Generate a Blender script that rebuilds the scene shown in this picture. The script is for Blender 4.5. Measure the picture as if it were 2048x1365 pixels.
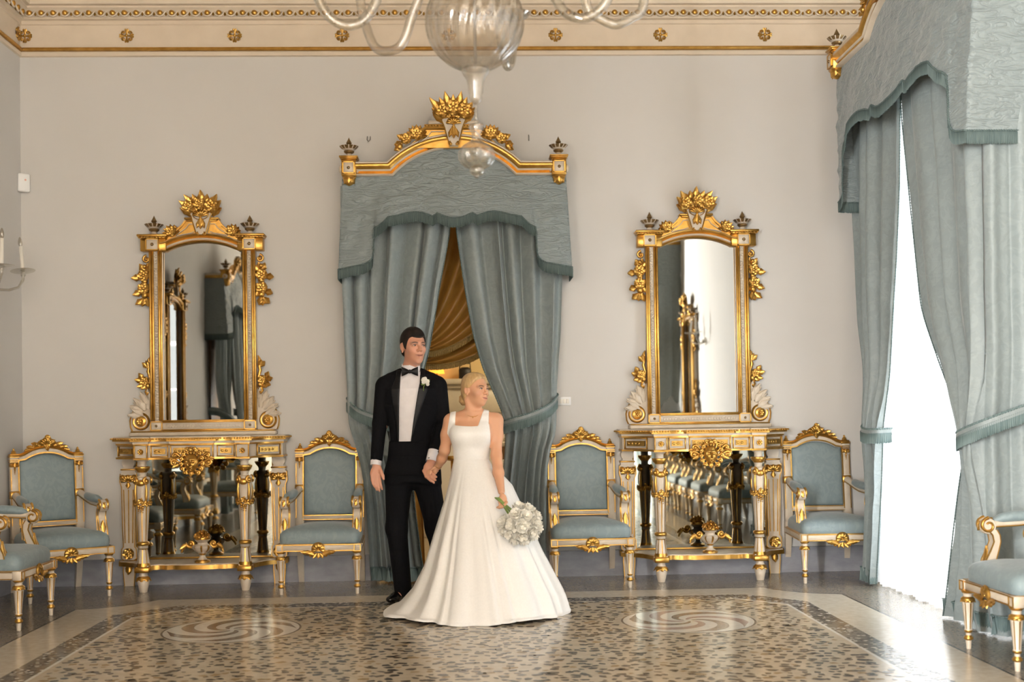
import bpy, bmesh, math, random
import numpy as np
from math import pi, sin, cos, radians, sqrt, atan2
from mathutils import Matrix, Vector

for o in list(bpy.data.objects):
    bpy.data.objects.remove(o)
S = bpy.context.scene
COL = S.collection
rnd = random.Random(7)

# ---------------------------------------------------------------- camera
F_PX, ROLL, PITCH, YAW = 2330.0, .0145, .0156, math.atan(1.65e-5 * 2330)
fw = Vector((sin(YAW) * cos(PITCH), cos(YAW) * cos(PITCH), sin(PITCH)))
rt = Vector((cos(YAW), -sin(YAW), 0)); up = rt.cross(fw)
r2 = rt * cos(ROLL) - up * sin(ROLL); u2 = up * cos(ROLL) + rt * sin(ROLL)
cam = bpy.data.cameras.new('camera'); camo = bpy.data.objects.new('camera', cam); COL.objects.link(camo)
camo.matrix_world = Matrix(((r2.x, u2.x, -fw.x, 0), (r2.y, u2.y, -fw.y, -9.11), (r2.z, u2.z, -fw.z, 1.265), (0, 0, 0, 1)))
cam.sensor_fit = 'HORIZONTAL'; cam.sensor_width = 36; cam.lens = F_PX / 2048 * 36
cam.shift_y = (795.65 - 682.5) / 2048
cam.clip_start = .05; cam.clip_end = 200
cam.dof.use_dof = True; cam.dof.focus_distance = 7.9; cam.dof.aperture_fstop = 1.8
S.camera = camo

# ---------------------------------------------------------------- exposure, sky, daylight
vs = S.view_settings
vs.view_transform = 'Standard'; vs.look = 'None'; vs.gamma = 1.0; vs.use_curve_mapping = False
vs.exposure = 0.88
S.cycles.max_bounces = 8; S.cycles.diffuse_bounces = 4; S.cycles.glossy_bounces = 4; S.cycles.use_adaptive_sampling = True; S.cycles.adaptive_threshold = .03
S.cycles.transmission_bounces = 6; S.cycles.transparent_max_bounces = 10
S.cycles.sample_clamp_indirect = 6; S.cycles.caustics_reflective = False; S.cycles.caustics_refractive = False
W = bpy.data.worlds.new('sky'); S.world = W; W.use_nodes = True
bg = W.node_tree.nodes['Background']; bg.inputs[0].default_value = (.86, .93, 1, 1); bg.inputs[1].default_value = 1.3

def daylight(loc, rot, sx, sy, power, col=(1, .988, .97)):
    l = bpy.data.lights.new('daylight', 'AREA'); l.shape = 'RECTANGLE'; l.size = sx; l.size_y = sy
    l.energy = power; l.color = col
    o = bpy.data.objects.new('daylight', l); COL.objects.link(o); o.location = loc; o.rotation_euler = rot
    return o
# sky glow entering by the tall windows: two in the right wall; left and rear wall ones are added for light
daylight((3.98, -1.65, 2.0), (0, radians(90), 0), 3.6, 1.9, 190, (.95, .98, 1))
daylight((3.98, -9.9, 2.0), (0, radians(90), 0), 3.6, 1.9, 200)
daylight((-4.0, -12.9, 2.0), (0, radians(-90), 0), 3.6, 1.8, 6900)  # key light through the added, unseen left window; brightens the right side
daylight((-1.3, -15.0, 2.0), (radians(90), 0, 0), 1.9, 3.6, 40)  # frontal fill through an added, unseen rear window
daylight((1.3, -15.0, 2.0), (radians(90), 0, 0), 1.9, 3.6, 95)  # same fill at the second added rear window

# ---------------------------------------------------------------- materials
def mat(name, col, rough=.5, metal=0., **k):
    m = bpy.data.materials.new(name); m.use_nodes = True; nt = m.node_tree; b = nt.nodes['Principled BSDF']
    b.inputs['Base Color'].default_value = (*col, 1); b.inputs['Roughness'].default_value = rough
    b.inputs['Metallic'].default_value = metal
    for kk, v in k.items():
        b.inputs[kk.replace('_', ' ')].default_value = v
    return m
def N(m, t, **k):
    n = m.node_tree.nodes.new(t)
    for a, v in k.items(): setattr(n, a, v)
    return n
def L(m, a, b): m.node_tree.links.new(a, b)
def P(m): return m.node_tree.nodes['Principled BSDF']
def coords(m, scale=(1, 1, 1), rot=(0, 0, 0), world=False):
    if world: src = N(m, 'ShaderNodeNewGeometry').outputs['Position']
    else: src = N(m, 'ShaderNodeTexCoord').outputs['Object']
    mp = N(m, 'ShaderNodeMapping'); mp.inputs['Scale'].default_value = scale; mp.inputs['Rotation'].default_value = rot
    L(m, src, mp.inputs[0]); return mp.outputs[0]
def noise(m, vec, scale, detail=4, rough=.55, dist=0):
    n = N(m, 'ShaderNodeTexNoise'); n.inputs['Scale'].default_value = scale; n.inputs['Detail'].default_value = detail
    n.inputs['Roughness'].default_value = rough; n.inputs['Distortion'].default_value = dist
    L(m, vec, n.inputs['Vector']); return n.outputs['Fac']
def ramp(m, fac, stops, interp='LINEAR'):
    r = N(m, 'ShaderNodeValToRGB'); r.color_ramp.interpolation = interp
    e = r.color_ramp.elements
    while len(e) < len(stops): e.new(.5)
    for el, (p, c) in zip(e, stops):
        el.position = p; el.color = (*c, 1) if len(c) == 3 else c
    L(m, fac, r.inputs[0]); return r.outputs[0]
def bump(m, h, strength=.3, dist=.01):
    b = N(m, 'ShaderNodeBump'); b.inputs['Strength'].default_value = strength; b.inputs['Distance'].default_value = dist
    L(m, h, b.inputs['Height']); L(m, b.outputs[0], P(m).inputs['Normal']); return b
def varied(name, c0, c1, scale, rough=.5, metal=0., bs=0., bd=.005, bscale=None, sc=(1, 1, 1), world=False, **k):
    m = mat(name, c0, rough, metal, **k); v = coords(m, sc, world=world)
    f = noise(m, v, scale)
    L(m, ramp(m, f, [(.3, c0), (.7, c1)]), P(m).inputs['Base Color'])
    if bs: bump(m, noise(m, v, bscale or scale * 4), bs, bd)
    return m

M = {}
M['wall'] = varied('wall_plaster', (.60, .578, .55), (.63, .608, .58), 1.2, .75, bs=.06, bscale=160, world=True)
M['ceil'] = varied('ceiling_plaster', (.66, .58, .48), (.70, .62, .52), 2, .8, world=True)
M['dark_ceiling'] = varied('darkened_ceiling', (.22, .17, .12), (.36, .29, .21), 1.3, .8, world=True)  # unseen ceiling made dark to cut bounced light
M['dark_rear'] = varied('darkened_rear_wall', (.16, .11, .07), (.24, .17, .11), 3, .5, world=True)  # unseen rear wall made dark to cut bounced light
M['cornice'] = varied('cornice_paint', (.66, .555, .43), (.72, .61, .48), 5, .6, bs=.1, bscale=60)
M['gold'] = varied('gilding', (.47, .25, .05), (.66, .385, .10), 14, .31, .88, bs=.25, bd=.002, bscale=70)
M['oldgold'] = varied('old_gilding', (.36, .2, .05), (.62, .38, .1), 30, .36, .9, bs=.25, bd=.002, bscale=80)
M['cream'] = varied('cream_paint', (.56, .47, .365), (.66, .57, .455), 9, .38, bs=.08, bscale=50)
M['base'] = varied('grey_marble', (.25, .25, .28), (.37, .37, .40), 6, .35, bs=.05, sc=(1, 1, 2.2))
M['white'] = mat('white_plastic', (.85, .85, .84), .4)
M['ivory'] = mat('candle_ivory', (.82, .78, .7), .5)
M['black'] = mat('black_metal', (.012, .012, .014), .4)
M['darkmetal'] = mat('dark_bronze', (.26, .17, .075), .38, .75)
M['iron'] = mat('hook_iron', (.25, .24, .23), .5, .8)
m = M['mirror'] = mat('mirror_glass', (.34, .34, .325), .012, 1.0)
m = M['oldmirror'] = mat('mirror_glass_old', (.42, .42, .37), .02, 1.0)

def fabric(name, c0, c1, wr=1.0, damask=True):
    m = mat(name, c0, .55); P(m).inputs['Sheen Weight'].default_value = .25; P(m).inputs['Sheen Roughness'].default_value = .4
    v = coords(m)
    vd = coords(m, (1, 1, .75))
    # damask: blotchy leaf forms woven a shade lighter
    pat = ramp(m, noise(m, vd, 15, 2.5, .5, 2.0), [(.47, (0, 0, 0)), (.55, (1, 1, 1))])
    mx = N(m, 'ShaderNodeMix', data_type='RGBA'); mx.inputs[6].default_value = (*c0, 1); mx.inputs[7].default_value = (*c1, 1)
    if damask: L(m, pat, mx.inputs[0])
    else: L(m, noise(m, v, 6), mx.inputs[0])
    L(m, mx.outputs[2], P(m).inputs['Base Color'])
    vw = coords(m, (1, 1, 2.4 if damask else 3.4), (0, radians(25 if damask else 24), 0))
    nz = noise(m, vw, 9 if damask else 6.5, 3 if damask else 1.5, .5, 1.2 if damask else 1.6)
    if not damask:      # crinkles: sharp valleys between soft pillows
        sb = N(m, 'ShaderNodeMath', operation='SUBTRACT'); sb.inputs[1].default_value = .5; L(m, nz, sb.inputs[0])
        ab = N(m, 'ShaderNodeMath', operation='ABSOLUTE'); L(m, sb.outputs[0], ab.inputs[0])
        sq = N(m, 'ShaderNodeMath', operation='POWER'); sq.inputs[1].default_value = .6; L(m, ab.outputs[0], sq.inputs[0]); nz = sq.outputs[0]
    ad = N(m, 'ShaderNodeMath', operation='MULTIPLY_ADD'); ad.inputs[1].default_value = .06
    L(m, pat, ad.inputs[0]); L(m, nz, ad.inputs[2])
    bump(m, ad.outputs[0], min(1, .35 * wr), .012 * wr)
    return m
M['curtain'] = fabric('blue_silk_damask', (.225, .262, .264), (.245, .284, .286), 1.0)
M['valance'] = fabric('blue_silk_crumpled', (.225, .264, .268), (.25, .292, .296), 2.0, False)
M['seat'] = fabric('blue_damask_upholstery', (.205, .262, .278), (.228, .288, .302), .35)
M['fringe'] = varied('teal_fringe', (.065, .098, .096), (.11, .15, .146), 90, .7, sc=(1, 1, .08))
M['golddrape'] = varied('ochre_silk', (.36, .17, .028), (.47, .25, .05), 8, .4)
M['goldfringe'] = varied('ochre_fringe', (.20, .115, .03), (.45, .30, .09), 120, .6)
m = M['sheer'] = bpy.data.materials.new('white_sheer'); m.use_nodes = True
nt = m.node_tree; nt.nodes.remove(P(m)); out = nt.nodes['Material Output']
tl = N(m, 'ShaderNodeBsdfTranslucent'); tl.inputs[0].default_value = (.95, .95, .95, 1)
df = N(m, 'ShaderNodeBsdfDiffuse'); df.inputs[0].default_value = (.9, .9, .9, 1)
tr = N(m, 'ShaderNodeBsdfTransparent'); tr.inputs[0].default_value = (1, 1, 1, 1)
a = N(m, 'ShaderNodeMixShader'); a.inputs[0].default_value = .3; L(m, tl.outputs[0], a.inputs[1]); L(m, df.outputs[0], a.inputs[2])
b = N(m, 'ShaderNodeMixShader'); b.inputs[0].default_value = .05; L(m, a.outputs[0], b.inputs[1]); L(m, tr.outputs[0], b.inputs[2])
L(m, b.outputs[0], out.inputs[0])
# blown glass: thin, mostly clear, a grey-amber tint
def thinglass(name, tint, refl=.12, rough=.05, body=.12, bodycol=(.8, .78, .72)):
    m = bpy.data.materials.new(name); m.use_nodes = True; nt = m.node_tree; nt.nodes.remove(P(m)); out = nt.nodes['Material Output']
    tr = N(m, 'ShaderNodeBsdfTransparent'); tr.inputs[0].default_value = (*tint, 1)
    gl = N(m, 'ShaderNodeBsdfGlossy'); gl.inputs['Roughness'].default_value = rough; gl.inputs[0].default_value = (.95, .95, .95, 1)
    dd = N(m, 'ShaderNodeBsdfDiffuse'); dd.inputs[0].default_value = (*bodycol, 1)
    lw = N(m, 'ShaderNodeLayerWeight'); lw.inputs[0].default_value = .35
    ma = N(m, 'ShaderNodeMath', operation='MULTIPLY_ADD'); ma.inputs[1].default_value = .5; ma.inputs[2].default_value = refl
    L(m, lw.outputs['Facing'], ma.inputs[0])
    x1 = N(m, 'ShaderNodeMixShader'); x1.inputs[0].default_value = body; L(m, tr.outputs[0], x1.inputs[1]); L(m, dd.outputs[0], x1.inputs[2])
    x2 = N(m, 'ShaderNodeMixShader'); L(m, ma.outputs[0], x2.inputs[0]); L(m, x1.outputs[0], x2.inputs[1]); L(m, gl.outputs[0], x2.inputs[2])
    L(m, x2.outputs[0], out.inputs[0]); return m
M['smoke'] = thinglass('smoky_blown_glass', (.76, .72, .66), .07, .10, .07, (.5, .45, .38))
M['clear'] = thinglass('clear_blown_glass', (.80, .78, .73), .10, .06, .06, (.6, .57, .5))
M['frost'] = thinglass('frosted_blown_glass', (.78, .74, .67), .10, .2, .16, (.6, .54, .46))
M['pane'] = thinglass('window_pane', (.97, .98, .98), .06, .01, 0.)

# floor
m = M['floor_out'] = mat('terrazzo_dark', (.2, .17, .14), .2)
v = coords(m, world=True); f1 = noise(m, v, 60, 3, .6); f2 = noise(m, v, 7)
mx = N(m, 'ShaderNodeMix', data_type='RGBA'); mx.inputs[0].default_value = .45
L(m, ramp(m, f1, [(.36, (.05, .042, .035)), (.47, (.27, .23, .18)), (.6, (.34, .295, .235))]), mx.inputs[6]); L(m, ramp(m, f2, [(.3, (.165, .138, .11)), (.7, (.26, .222, .18))]), mx.inputs[7])
L(m, mx.outputs[2], P(m).inputs['Base Color']); bump(m, noise(m, v, 14), .02, .004)
m = M['floor_band'] = varied('terrazzo_cream', (.50, .435, .345), (.60, .53, .43), 22, .19, world=True)
m = M['floor_field'] = varied('terrazzo_mortar', (.43, .36, .265), (.54, .455, .345), 12, .19, world=True)
M['chip'] = varied('stone_chip_dark', (.035, .03, .027), (.13, .11, .085), 9, .19, world=True)
M['chip2'] = varied('stone_chip_ochre', (.26, .18, .09), (.38, .27, .15), 9, .19, world=True)
M['chip3'] = varied('stone_chip_brown', (.10, .07, .045), (.18, .125, .08), 9, .19, world=True)
M['floor_dark'] = varied('terrazzo_border', (.13, .11, .09), (.21, .18, .145), 70, .15, world=True)
M['blade'] = varied('mosaic_brown', (.16, .115, .08), (.30, .22, .16), 90, .15, world=True)
M['blade_pink'] = varied('mosaic_rose', (.30, .20, .16), (.42, .31, .26), 90, .15, world=True)
M['line'] = varied('terrazzo_line', (.62, .57, .49), (.68, .63, .55), 20, .14, world=True)
M['blackline'] = mat('inlay_black', (.03, .027, .024), .15)
# ---------------------------------------------------------------- mesh helpers
I4 = Matrix.Identity(4)
def T(x, y, z): return Matrix.Translation((x, y, z))
def R(a, ax): return Matrix.Rotation(a, 4, ax)
def SC(x, y, z): return Matrix.Diagonal((x, y, z, 1))
class MB:
    def __init__(s): s.v = []; s.f = []; s.mi = []; s.M = I4
    def add(s, vs, fs, mi=0, X=None):
        o = len(s.v); X = s.M @ X if X is not None else s.M
        A = np.array(X); v = np.asarray(vs, float).reshape(-1, 3)
        s.v += (v @ A[:3, :3].T + A[:3, 3]).tolist()
        if isinstance(mi, int): s.mi += [mi] * len(fs)
        else: s.mi += list(mi)
        s.f += [[i + o for i in q] for q in fs]
    def box(s, x0, x1, y0, y1, z0, z1, mi=0, X=None, bev=0.):
        if not bev:
            v = [(x, y, z) for x in (x0, x1) for y in (y0, y1) for z in (z0, z1)]
            s.add(v, [(0, 1, 3, 2), (4, 6, 7, 5), (0, 4, 5, 1), (2, 3, 7, 6), (0, 2, 6, 4), (1, 5, 7, 3)], mi, X); return
        b = bev; v = []; idx = {}
        for ix in (0, 1):
            for iy in (0, 1):
                for iz in (0, 1):
                    c = ((x0, x1)[ix], (y0, y1)[iy], (z0, z1)[iz]); d = (1 - 2 * ix, 1 - 2 * iy, 1 - 2 * iz)
                    for a in range(3):
                        p = [c[k] + (0 if k == a else d[k] * b) for k in range(3)]
                        idx[ix, iy, iz, a] = len(v); v.append(p)
        f = []
        cyc = [(0, 0), (1, 0), (1, 1), (0, 1)]
        for a in range(3):
            for e in (0, 1):
                q = []
                for (p1, p2) in cyc:
                    k = [0, 0, 0]; k[a] = e; k[(a + 1) % 3] = p1; k[(a + 2) % 3] = p2
                    q.append(idx[k[0], k[1], k[2], a])
                f.append(q if e else q[::-1])
        for a in range(3):
            for p1 in (0, 1):
                for p2 in (0, 1):
                    k0 = [0, 0, 0]; k0[(a + 1) % 3] = p1; k0[(a + 2) % 3] = p2; k1 = list(k0); k1[a] = 1
                    b1, b2 = (a + 1) % 3, (a + 2) % 3
                    q = [idx[(*k0, b1)], idx[(*k1, b1)], idx[(*k1, b2)], idx[(*k0, b2)]]
                    f.append(q if (p1 ^ p2) else q[::-1])
        for ix in (0, 1):
            for iy in (0, 1):
                for iz in (0, 1):
                    q = [idx[ix, iy, iz, a] for a in range(3)]
                    f.append(q if (ix + iy + iz) % 2 else q[::-1])
        s.add(v, f, mi, X)
    def lathe(s, prof, n=24, mi=0, X=None, alt=None, flute=0.):
        """prof: (r, z[, m]) bottom to top or top to bottom; m = material of the segment that starts here, 'f' = fluted"""
        v = []; f = []; mm = []
        for p in prof:
            fl = len(p) > 2 and p[2] == 'f'
            for i in range(n):
                a = 2 * pi * i / n
                r = p[0] * (1 - (flute * (i % 2 == 0) if fl else 0))
                v.append((r * cos(a), r * sin(a), p[1]))
        for j in range(len(prof) - 1):
            mt = prof[j][2] if len(prof[j]) > 2 else mi
            for i in range(n):
                k = (i + 1) % n
                f.append((j * n + i, j * n + k, (j + 1) * n + k, (j + 1) * n + i))
                mm.append((alt if i % 4 == 0 else mi) if mt == 'f' else mt)
        if prof[-1][1] < prof[0][1]: f = [q[::-1] for q in f]
        s.add(v, f, mm, X)
    def tube(s, pts, rad, n=8, mi=0, X=None, caps=True, flat=1.):
        pts = [Vector(p) for p in pts]; k = len(pts)
        if isinstance(rad, (int, float)): rad = [rad] * k
        v = []; f = []
        t0 = (pts[1] - pts[0]).normalized()
        ref = Vector((0, 1, 0)) if abs(t0.y) < .9 else Vector((1, 0, 0))
        nn = (ref - t0 * ref.dot(t0)).normalized()
        for i, p in enumerate(pts):
            t = (pts[min(i + 1, k - 1)] - pts[max(i - 1, 0)])
            if t.length < 1e-9: t = t0
            t = t.normalized(); nn = (nn - t * nn.dot(t)).normalized(); bb = t.cross(nn)
            for j in range(n):
                a = 2 * pi * j / n
                q = p + (nn * cos(a) * flat + bb * sin(a)) * rad[i]; v.append(q[:])
        for i in range(k - 1):
            for j in range(n):
                l = (j + 1) % n; f.append((i * n + j, i * n + l, (i + 1) * n + l, (i + 1) * n + j))
        if caps: f += [tuple(range(n))[::-1], tuple((k - 1) * n + j for j in range(n))]
        s.add(v, f, mi, X)
    def prism(s, poly, y0, y1, mi=0, X=None, side=None):
        """polygon in x,z (counter-clockwise seen from -y) extruded from y0 (front) to y1"""
        n = len(poly); v = [(x, y0, z) for x, z in poly] + [(x, y1, z) for x, z in poly]
        f = [tuple(range(n)), tuple(range(2 * n - 1, n - 1, -1))]
        f += [(i, i + n, (i + 1) % n + n, (i + 1) % n) for i in range(n)]
        s.add(v, f, [mi, mi] + [mi if side is None else side] * n, X)
    def slab(s, poly, z0, z1, mi=0, X=None, side=None):
        """polygon in x,y (counter-clockwise from above) extruded upwards"""
        n = len(poly); v = [(x, y, z0) for x, y in poly] + [(x, y, z1) for x, y in poly]
        f = [tuple(range(n))[::-1], tuple(range(n, 2 * n))]
        f += [(i, (i + 1) % n, (i + 1) % n + n, i + n) for i in range(n)]
        s.add(v, f, [mi, mi] + [mi if side is None else side] * n, X)
    def sweep(s, path, prof, mi=0, X=None, closed=False, mats=None, caps=True):
        """path in x,z; prof: (n, d) n = offset to the left of the path, d = projection towards -y"""
        k = len(path); m = len(prof); v = []; f = []; mm = []
        for i, (x, z) in enumerate(path):
            def seg(a, b):
                d = Vector((b[0] - a[0], b[1] - a[1])); d.normalize(); return Vector((-d.y, d.x))
            ns = []
            if i > 0 or closed: ns.append(seg(path[i - 1], path[i]))
            if i < k - 1 or closed: ns.append(seg(path[i], path[(i + 1) % k]))
            nn = sum(ns, Vector((0, 0))); nn.normalize(); c = max(nn.dot(ns[0]), .35); nn /= c
            for (a, d) in prof: v.append((x + nn.x * a, -d, z + nn.y * a))
        for i in range(k if closed else k - 1):
            for j in range(m - 1):
                a = i * m + j; b = ((i + 1) % k) * m + j
                f.append((a, a + 1, b + 1, b)); mm.append(mats[j] if mats else mi)
        if caps and not closed:
            f += [tuple(range(m)), tuple((k - 1) * m + j for j in range(m))[::-1]]; mm += [mi, mi]
        s.add(v, f, mm, X)
    def ball(s, c, r, nu=12, nv=8, mi=0, X=None):
        if isinstance(r, (int, float)): r = (r, r, r)
        v = [(c[0], c[1], c[2] - r[2])]; f = []
        for j in range(1, nv):
            b = -pi / 2 + pi * j / nv
            for i in range(nu):
                a = 2 * pi * i / nu; v.append((c[0] + r[0] * cos(b) * cos(a), c[1] + r[1] * cos(b) * sin(a), c[2] + r[2] * sin(b)))
        v.append((c[0], c[1], c[2] + r[2])); top = len(v) - 1
        for i in range(nu):
            k = (i + 1) % nu
            f.append((0, 1 + k, 1 + i)); f.append((top, 1 + (nv - 2) * nu + i, 1 + (nv - 2) * nu + k))
            for j in range(nv - 2): f.append((1 + j * nu + i, 1 + j * nu + k, 1 + (j + 1) * nu + k, 1 + (j + 1) * nu + i))
        s.add(v, f, mi, X)
    def grid(s, fn, nu, nv, mi=0, X=None, flip=False):
        v = [fn(i / nu, j / nv) for j in range(nv + 1) for i in range(nu + 1)]
        s.gridv(v, nu, nv, mi, X, flip)
    def gridv(s, v, nu, nv, mi=0, X=None, flip=False):
        f = []
        for j in range(nv):
            for i in range(nu):
                a = j * (nu + 1) + i; q = (a, a + 1, a + nu + 2, a + nu + 1); f.append(q[::-1] if flip else q)
        s.add(v, f, mi, X)
    # ---- carved ornament, all facing -y, growing along +z
    def leaf(s, ln, w, curl=.3, th=None, lobes=3, mi=0, X=None, n=8):
        th = th or w * .35; v = []; m = 4
        for sd in (1, 0):
            for j in range(n + 1):
                q = j / n
                hw = w * (sin(pi * min(1, q * .92 + .08)) ** .7) * (1 - .24 * abs(sin(lobes * pi * q)) * (q < .95)) * (1 - .18 * q)
                if lobes == 0: hw = w * max(0, 1 - ((q - .55) / .56) ** 2) ** .45 if q < 1 else w * .45
                elif j == n: hw = w * .03
                for i in range(m + 1):
                    t = -1 + 2 * i / m
                    rel = th * (1 - t * t) * (1 if sd else .1) + (th * .35 * (abs(t) == .5) if sd else 0)
                    v.append((hw * t, -rel - curl * ln * q * q, ln * q * (1 - .25 * curl * q)))
        f = []; o = (n + 1) * (m + 1)
        for j in range(n):
            for i in range(m):
                a = j * (m + 1) + i; f.append((a, a + 1, a + m + 2, a + m + 1)); f.append((o + a, o + a + m + 1, o + a + m + 2, o + a + 1))
        s.add(v, f, mi, X)
    def rosette(s, r, n=6, mi=0, X=None, layers=2, core=.28, curl=.25):
        X = X if X is not None else I4
        s.ball((0, -.05 * r, 0), (r * .62, r * .34, r * .62), 10, 6, mi, X)
        for l in range(layers):
            rr = r * (1 - .36 * l)
            for i in range(n):
                s.leaf(rr, rr * .62, curl - .18 * l, th=rr * .26, lobes=0, mi=mi, X=X @ T(0, -.20 * r * l - .06 * r, 0) @ R(2 * pi * (i + .5 * l) / n, 'Y'), n=5)
        s.ball((0, -.34 * r, 0), (core * r,) * 3, 8, 6, mi, X)
    def scroll(s, c, r0, turns, a0, rad, dirn=1, mi=0, X=None, lead=None, y=0., n=8, r1=.12, flat=1.):
        k = max(10, int(turns * 16)); pts = []; rr = []
        if lead:
            for i, p in enumerate(lead): pts.append((p[0], y, p[1])); rr.append(rad * (.55 + .45 * i / max(1, len(lead))))
        for i in range(k + 1):
            q = i / k; r = r0 * (1 - (1 - r1) * q); a = a0 + dirn * 2 * pi * turns * q
            pts.append((c[0] + r * cos(a), y - rad * .6 * q, c[1] + r * sin(a))); rr.append(rad * (1 - .45 * q))
        s.tube(pts, rr, n, mi, X, flat=flat)
        s.ball((c[0], y - rad * .6, c[1]), rad * 1.25, 8, 6, mi, X)
    def shell(s, r, n=7, spread=2.6, mi=0, X=None, dome=.35):
        nu = n * 4; v = []; nv = 5
        for j in range(nv + 1):
            q = .12 + .88 * j / nv
            for i in range(nu + 1):
                u = i / nu; a = (u - .5) * spread; rib = abs(sin(pi * n * u))
                rr = r * q * (1 + .08 * rib * (q > .8))
                d = r * (dome * sin(pi * min(1, q * .85)) * cos(a * .6) + .10 * rib * q)
                v.append((rr * sin(a), -d - r * .05, rr * cos(a)))
        s.gridv(v, nu, nv, mi, X)
        s.ball((0, -r * .12, 0), r * .17, 8, 6, mi, X)
    def bouquet(s, w, h, seed=1, mi=0, X=None, leaves=9, roses=3, up=1.0):
        """carved trophy of flowers and leaves, base at z=0"""
        q = random.Random(seed); X = X if X is not None else I4
        for i in range(leaves):
            a = (i / (leaves - 1) - .5) * 2; an = a * 1.6
            ll = h * 1.22 * (.88 if i % 2 else 1.05) * (1 - .18 * (abs(a) > .6))
            s.leaf(ll * (w / h if abs(a) > .55 else 1) * (.62 if abs(a) > .8 else .95), w * .25, .16, lobes=3, mi=mi, X=X @ T(a * w * .22, -.02 * (i % 2), h * .06) @ R(an * .8, 'Y'), n=10)
        for i in range(leaves - 2):
            a = (i / (leaves - 3) - .5) * 2
            s.leaf(h * .58, w * .2, .45, lobes=2, mi=mi, X=X @ T(a * w * .35, -.035, h * .12) @ R(a * 1.3, 'Y'))
        for i in range(roses):
            a = (i - (roses - 1) / 2) / max(1, (roses - 1) / 2) if roses > 1 else 0
            s.rosette(h * (.29 + .05 * q.random()), 6, mi, X @ T(a * w * .45, -.055 - .02 * (a == 0), h * (.34 + .10 * (1 - abs(a)) + .04 * q.random())) @ R(q.random(), 'Y'))
        for i in range(8):
            s.ball((q.uniform(-.5, .5) * w, -.05 - .02 * q.random(), h * q.uniform(.12, .5)), h * q.uniform(.07, .11), 8, 6, mi, X)
    def foliage(s, pts, w, seed=1, mi=0, X=None):
        """trail of leaves and blossoms along a line of points (x, z, kind)"""
        q = random.Random(seed); X = X if X is not None else I4
        for (x, z, k) in pts:
            if k == 'r': s.rosette(w * .72, 6, mi, X @ T(x, -.02, z) @ R(q.random() * 2, 'Y'), core=.33)
            elif k == 'b': s.ball((x, -.02, z), (w * .4, w * .32, w * .46), 8, 6, mi, X)
            else: s.leaf(w * 1.15, w * .5, .25, lobes=2, mi=mi, X=X @ T(x, -.008, z) @ R(k, 'Y'))
    def fringe(s, path, ln, mi=0, X=None, pitch=.006, jit=.10, seed=3, depth=.006, flare=None):
        """hanging fringe: path of (x,y,z) points, every strand a rib"""
        q = random.Random(seed); P0 = [Vector(p) for p in path]
        cum = [0]
        for i in range(1, len(P0)): cum.append(cum[-1] + (P0[i] - P0[i - 1]).length)
        tot = cum[-1]; n = max(4, int(tot / pitch)); v = []; k = 0
        rows = [0, .08, .9, 1]
        pts = []
        for i in range(n + 1):
            d = tot * i / n
            while k < len(cum) - 2 and cum[k + 1] < d: k += 1
            t = (d - cum[k]) / max(1e-9, cum[k + 1] - cum[k]); p = P0[k].lerp(P0[k + 1], t)
            tg = (P0[k + 1] - P0[k]).normalized(); nn = Vector((tg.y, -tg.x, 0))
            if nn.length < 1e-3: nn = Vector((0, -1, 0))
            nn.normalize(); pts.append((p, nn))
        for r in rows:
            for i, (p, nn) in enumerate(pts):
                o = depth * (1 if i % 2 else 0) * (r > 0)
                l = ln * r * (1 - (jit * q.random() if r == 1 else 0))
                c = p + nn * (o + (flare or 0) * r); v.append((c.x, c.y, c.z - l))
        s.gridv(v, n, 3, mi, X)
    def braid(s, path, r, mi=0, X=None, pitch=.016):
        P0 = [Vector(p) for p in path]; s.tube(P0, r * .7, 6, mi, X)
        acc = 0
        for i in range(1, len(P0)):
            d = (P0[i] - P0[i - 1]).length; acc += d
            while acc > pitch:
                acc -= pitch; t = 1 - acc / max(d, 1e-9); c = P0[i - 1].lerp(P0[i], max(0, min(1, t)))
                s.ball(c[:], (r, r, r), 6, 4, mi, X)
    def build(s, name, mats, parent=None, label=None, sharp=60, loc=None):
        me = bpy.data.meshes.new(name); me.from_pydata(s.v, [], s.f)
        ml = mats if isinstance(mats, (list, tuple)) else [mats]
        for mm in ml: me.materials.append(M[mm] if isinstance(mm, str) else mm)
        if len(ml) > 1: me.polygons.foreach_set('material_index', s.mi)
        me.polygons.foreach_set('use_smooth', [True] * len(me.polygons))
        me.update()
        if sharp: me.set_sharp_from_angle(angle=radians(sharp))
        o = bpy.data.objects.new(name, me); COL.objects.link(o)
        if parent: o.parent = parent
        if loc: o.location = loc
        if label: o['label'] = label
        return o

def thing(name, label, cat, loc=(0, 0, 0), rz=0., group=None):
    o = bpy.data.objects.new(name, None); COL.objects.link(o); o.empty_display_size = .05
    o.location = loc; o.rotation_euler = (0, 0, rz)
    o['label'] = label; o['category'] = cat
    if group: o['group'] = group
    return o
def tag(o, label, cat, group=None):
    o['label'] = label; o['category'] = cat
    if group: o['group'] = group
    return o
def struct(o, label=None):
    o['kind'] = 'structure'
    if label: o['label'] = label
    return o
def dup(root, loc, rz, label, group=None):
    r = root.copy(); COL.objects.link(r); r.location = loc; r.rotation_euler = (0, 0, rz); r['label'] = label
    if group: r['group'] = group
    for ch in list(root.children):
        c = ch.copy(); COL.objects.link(c); c.parent = r
        for g in ch.children:
            d = g.copy(); COL.objects.link(d); d.parent = c
    return r
def inst(src, name, parent, loc=(0, 0, 0), rot=(0, 0, 0), sc=(1, 1, 1)):
    o = bpy.data.objects.new(name, src.data); COL.objects.link(o); o.parent = parent; o.location = loc; o.rotation_euler = rot; o.scale = sc
    return o
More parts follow.
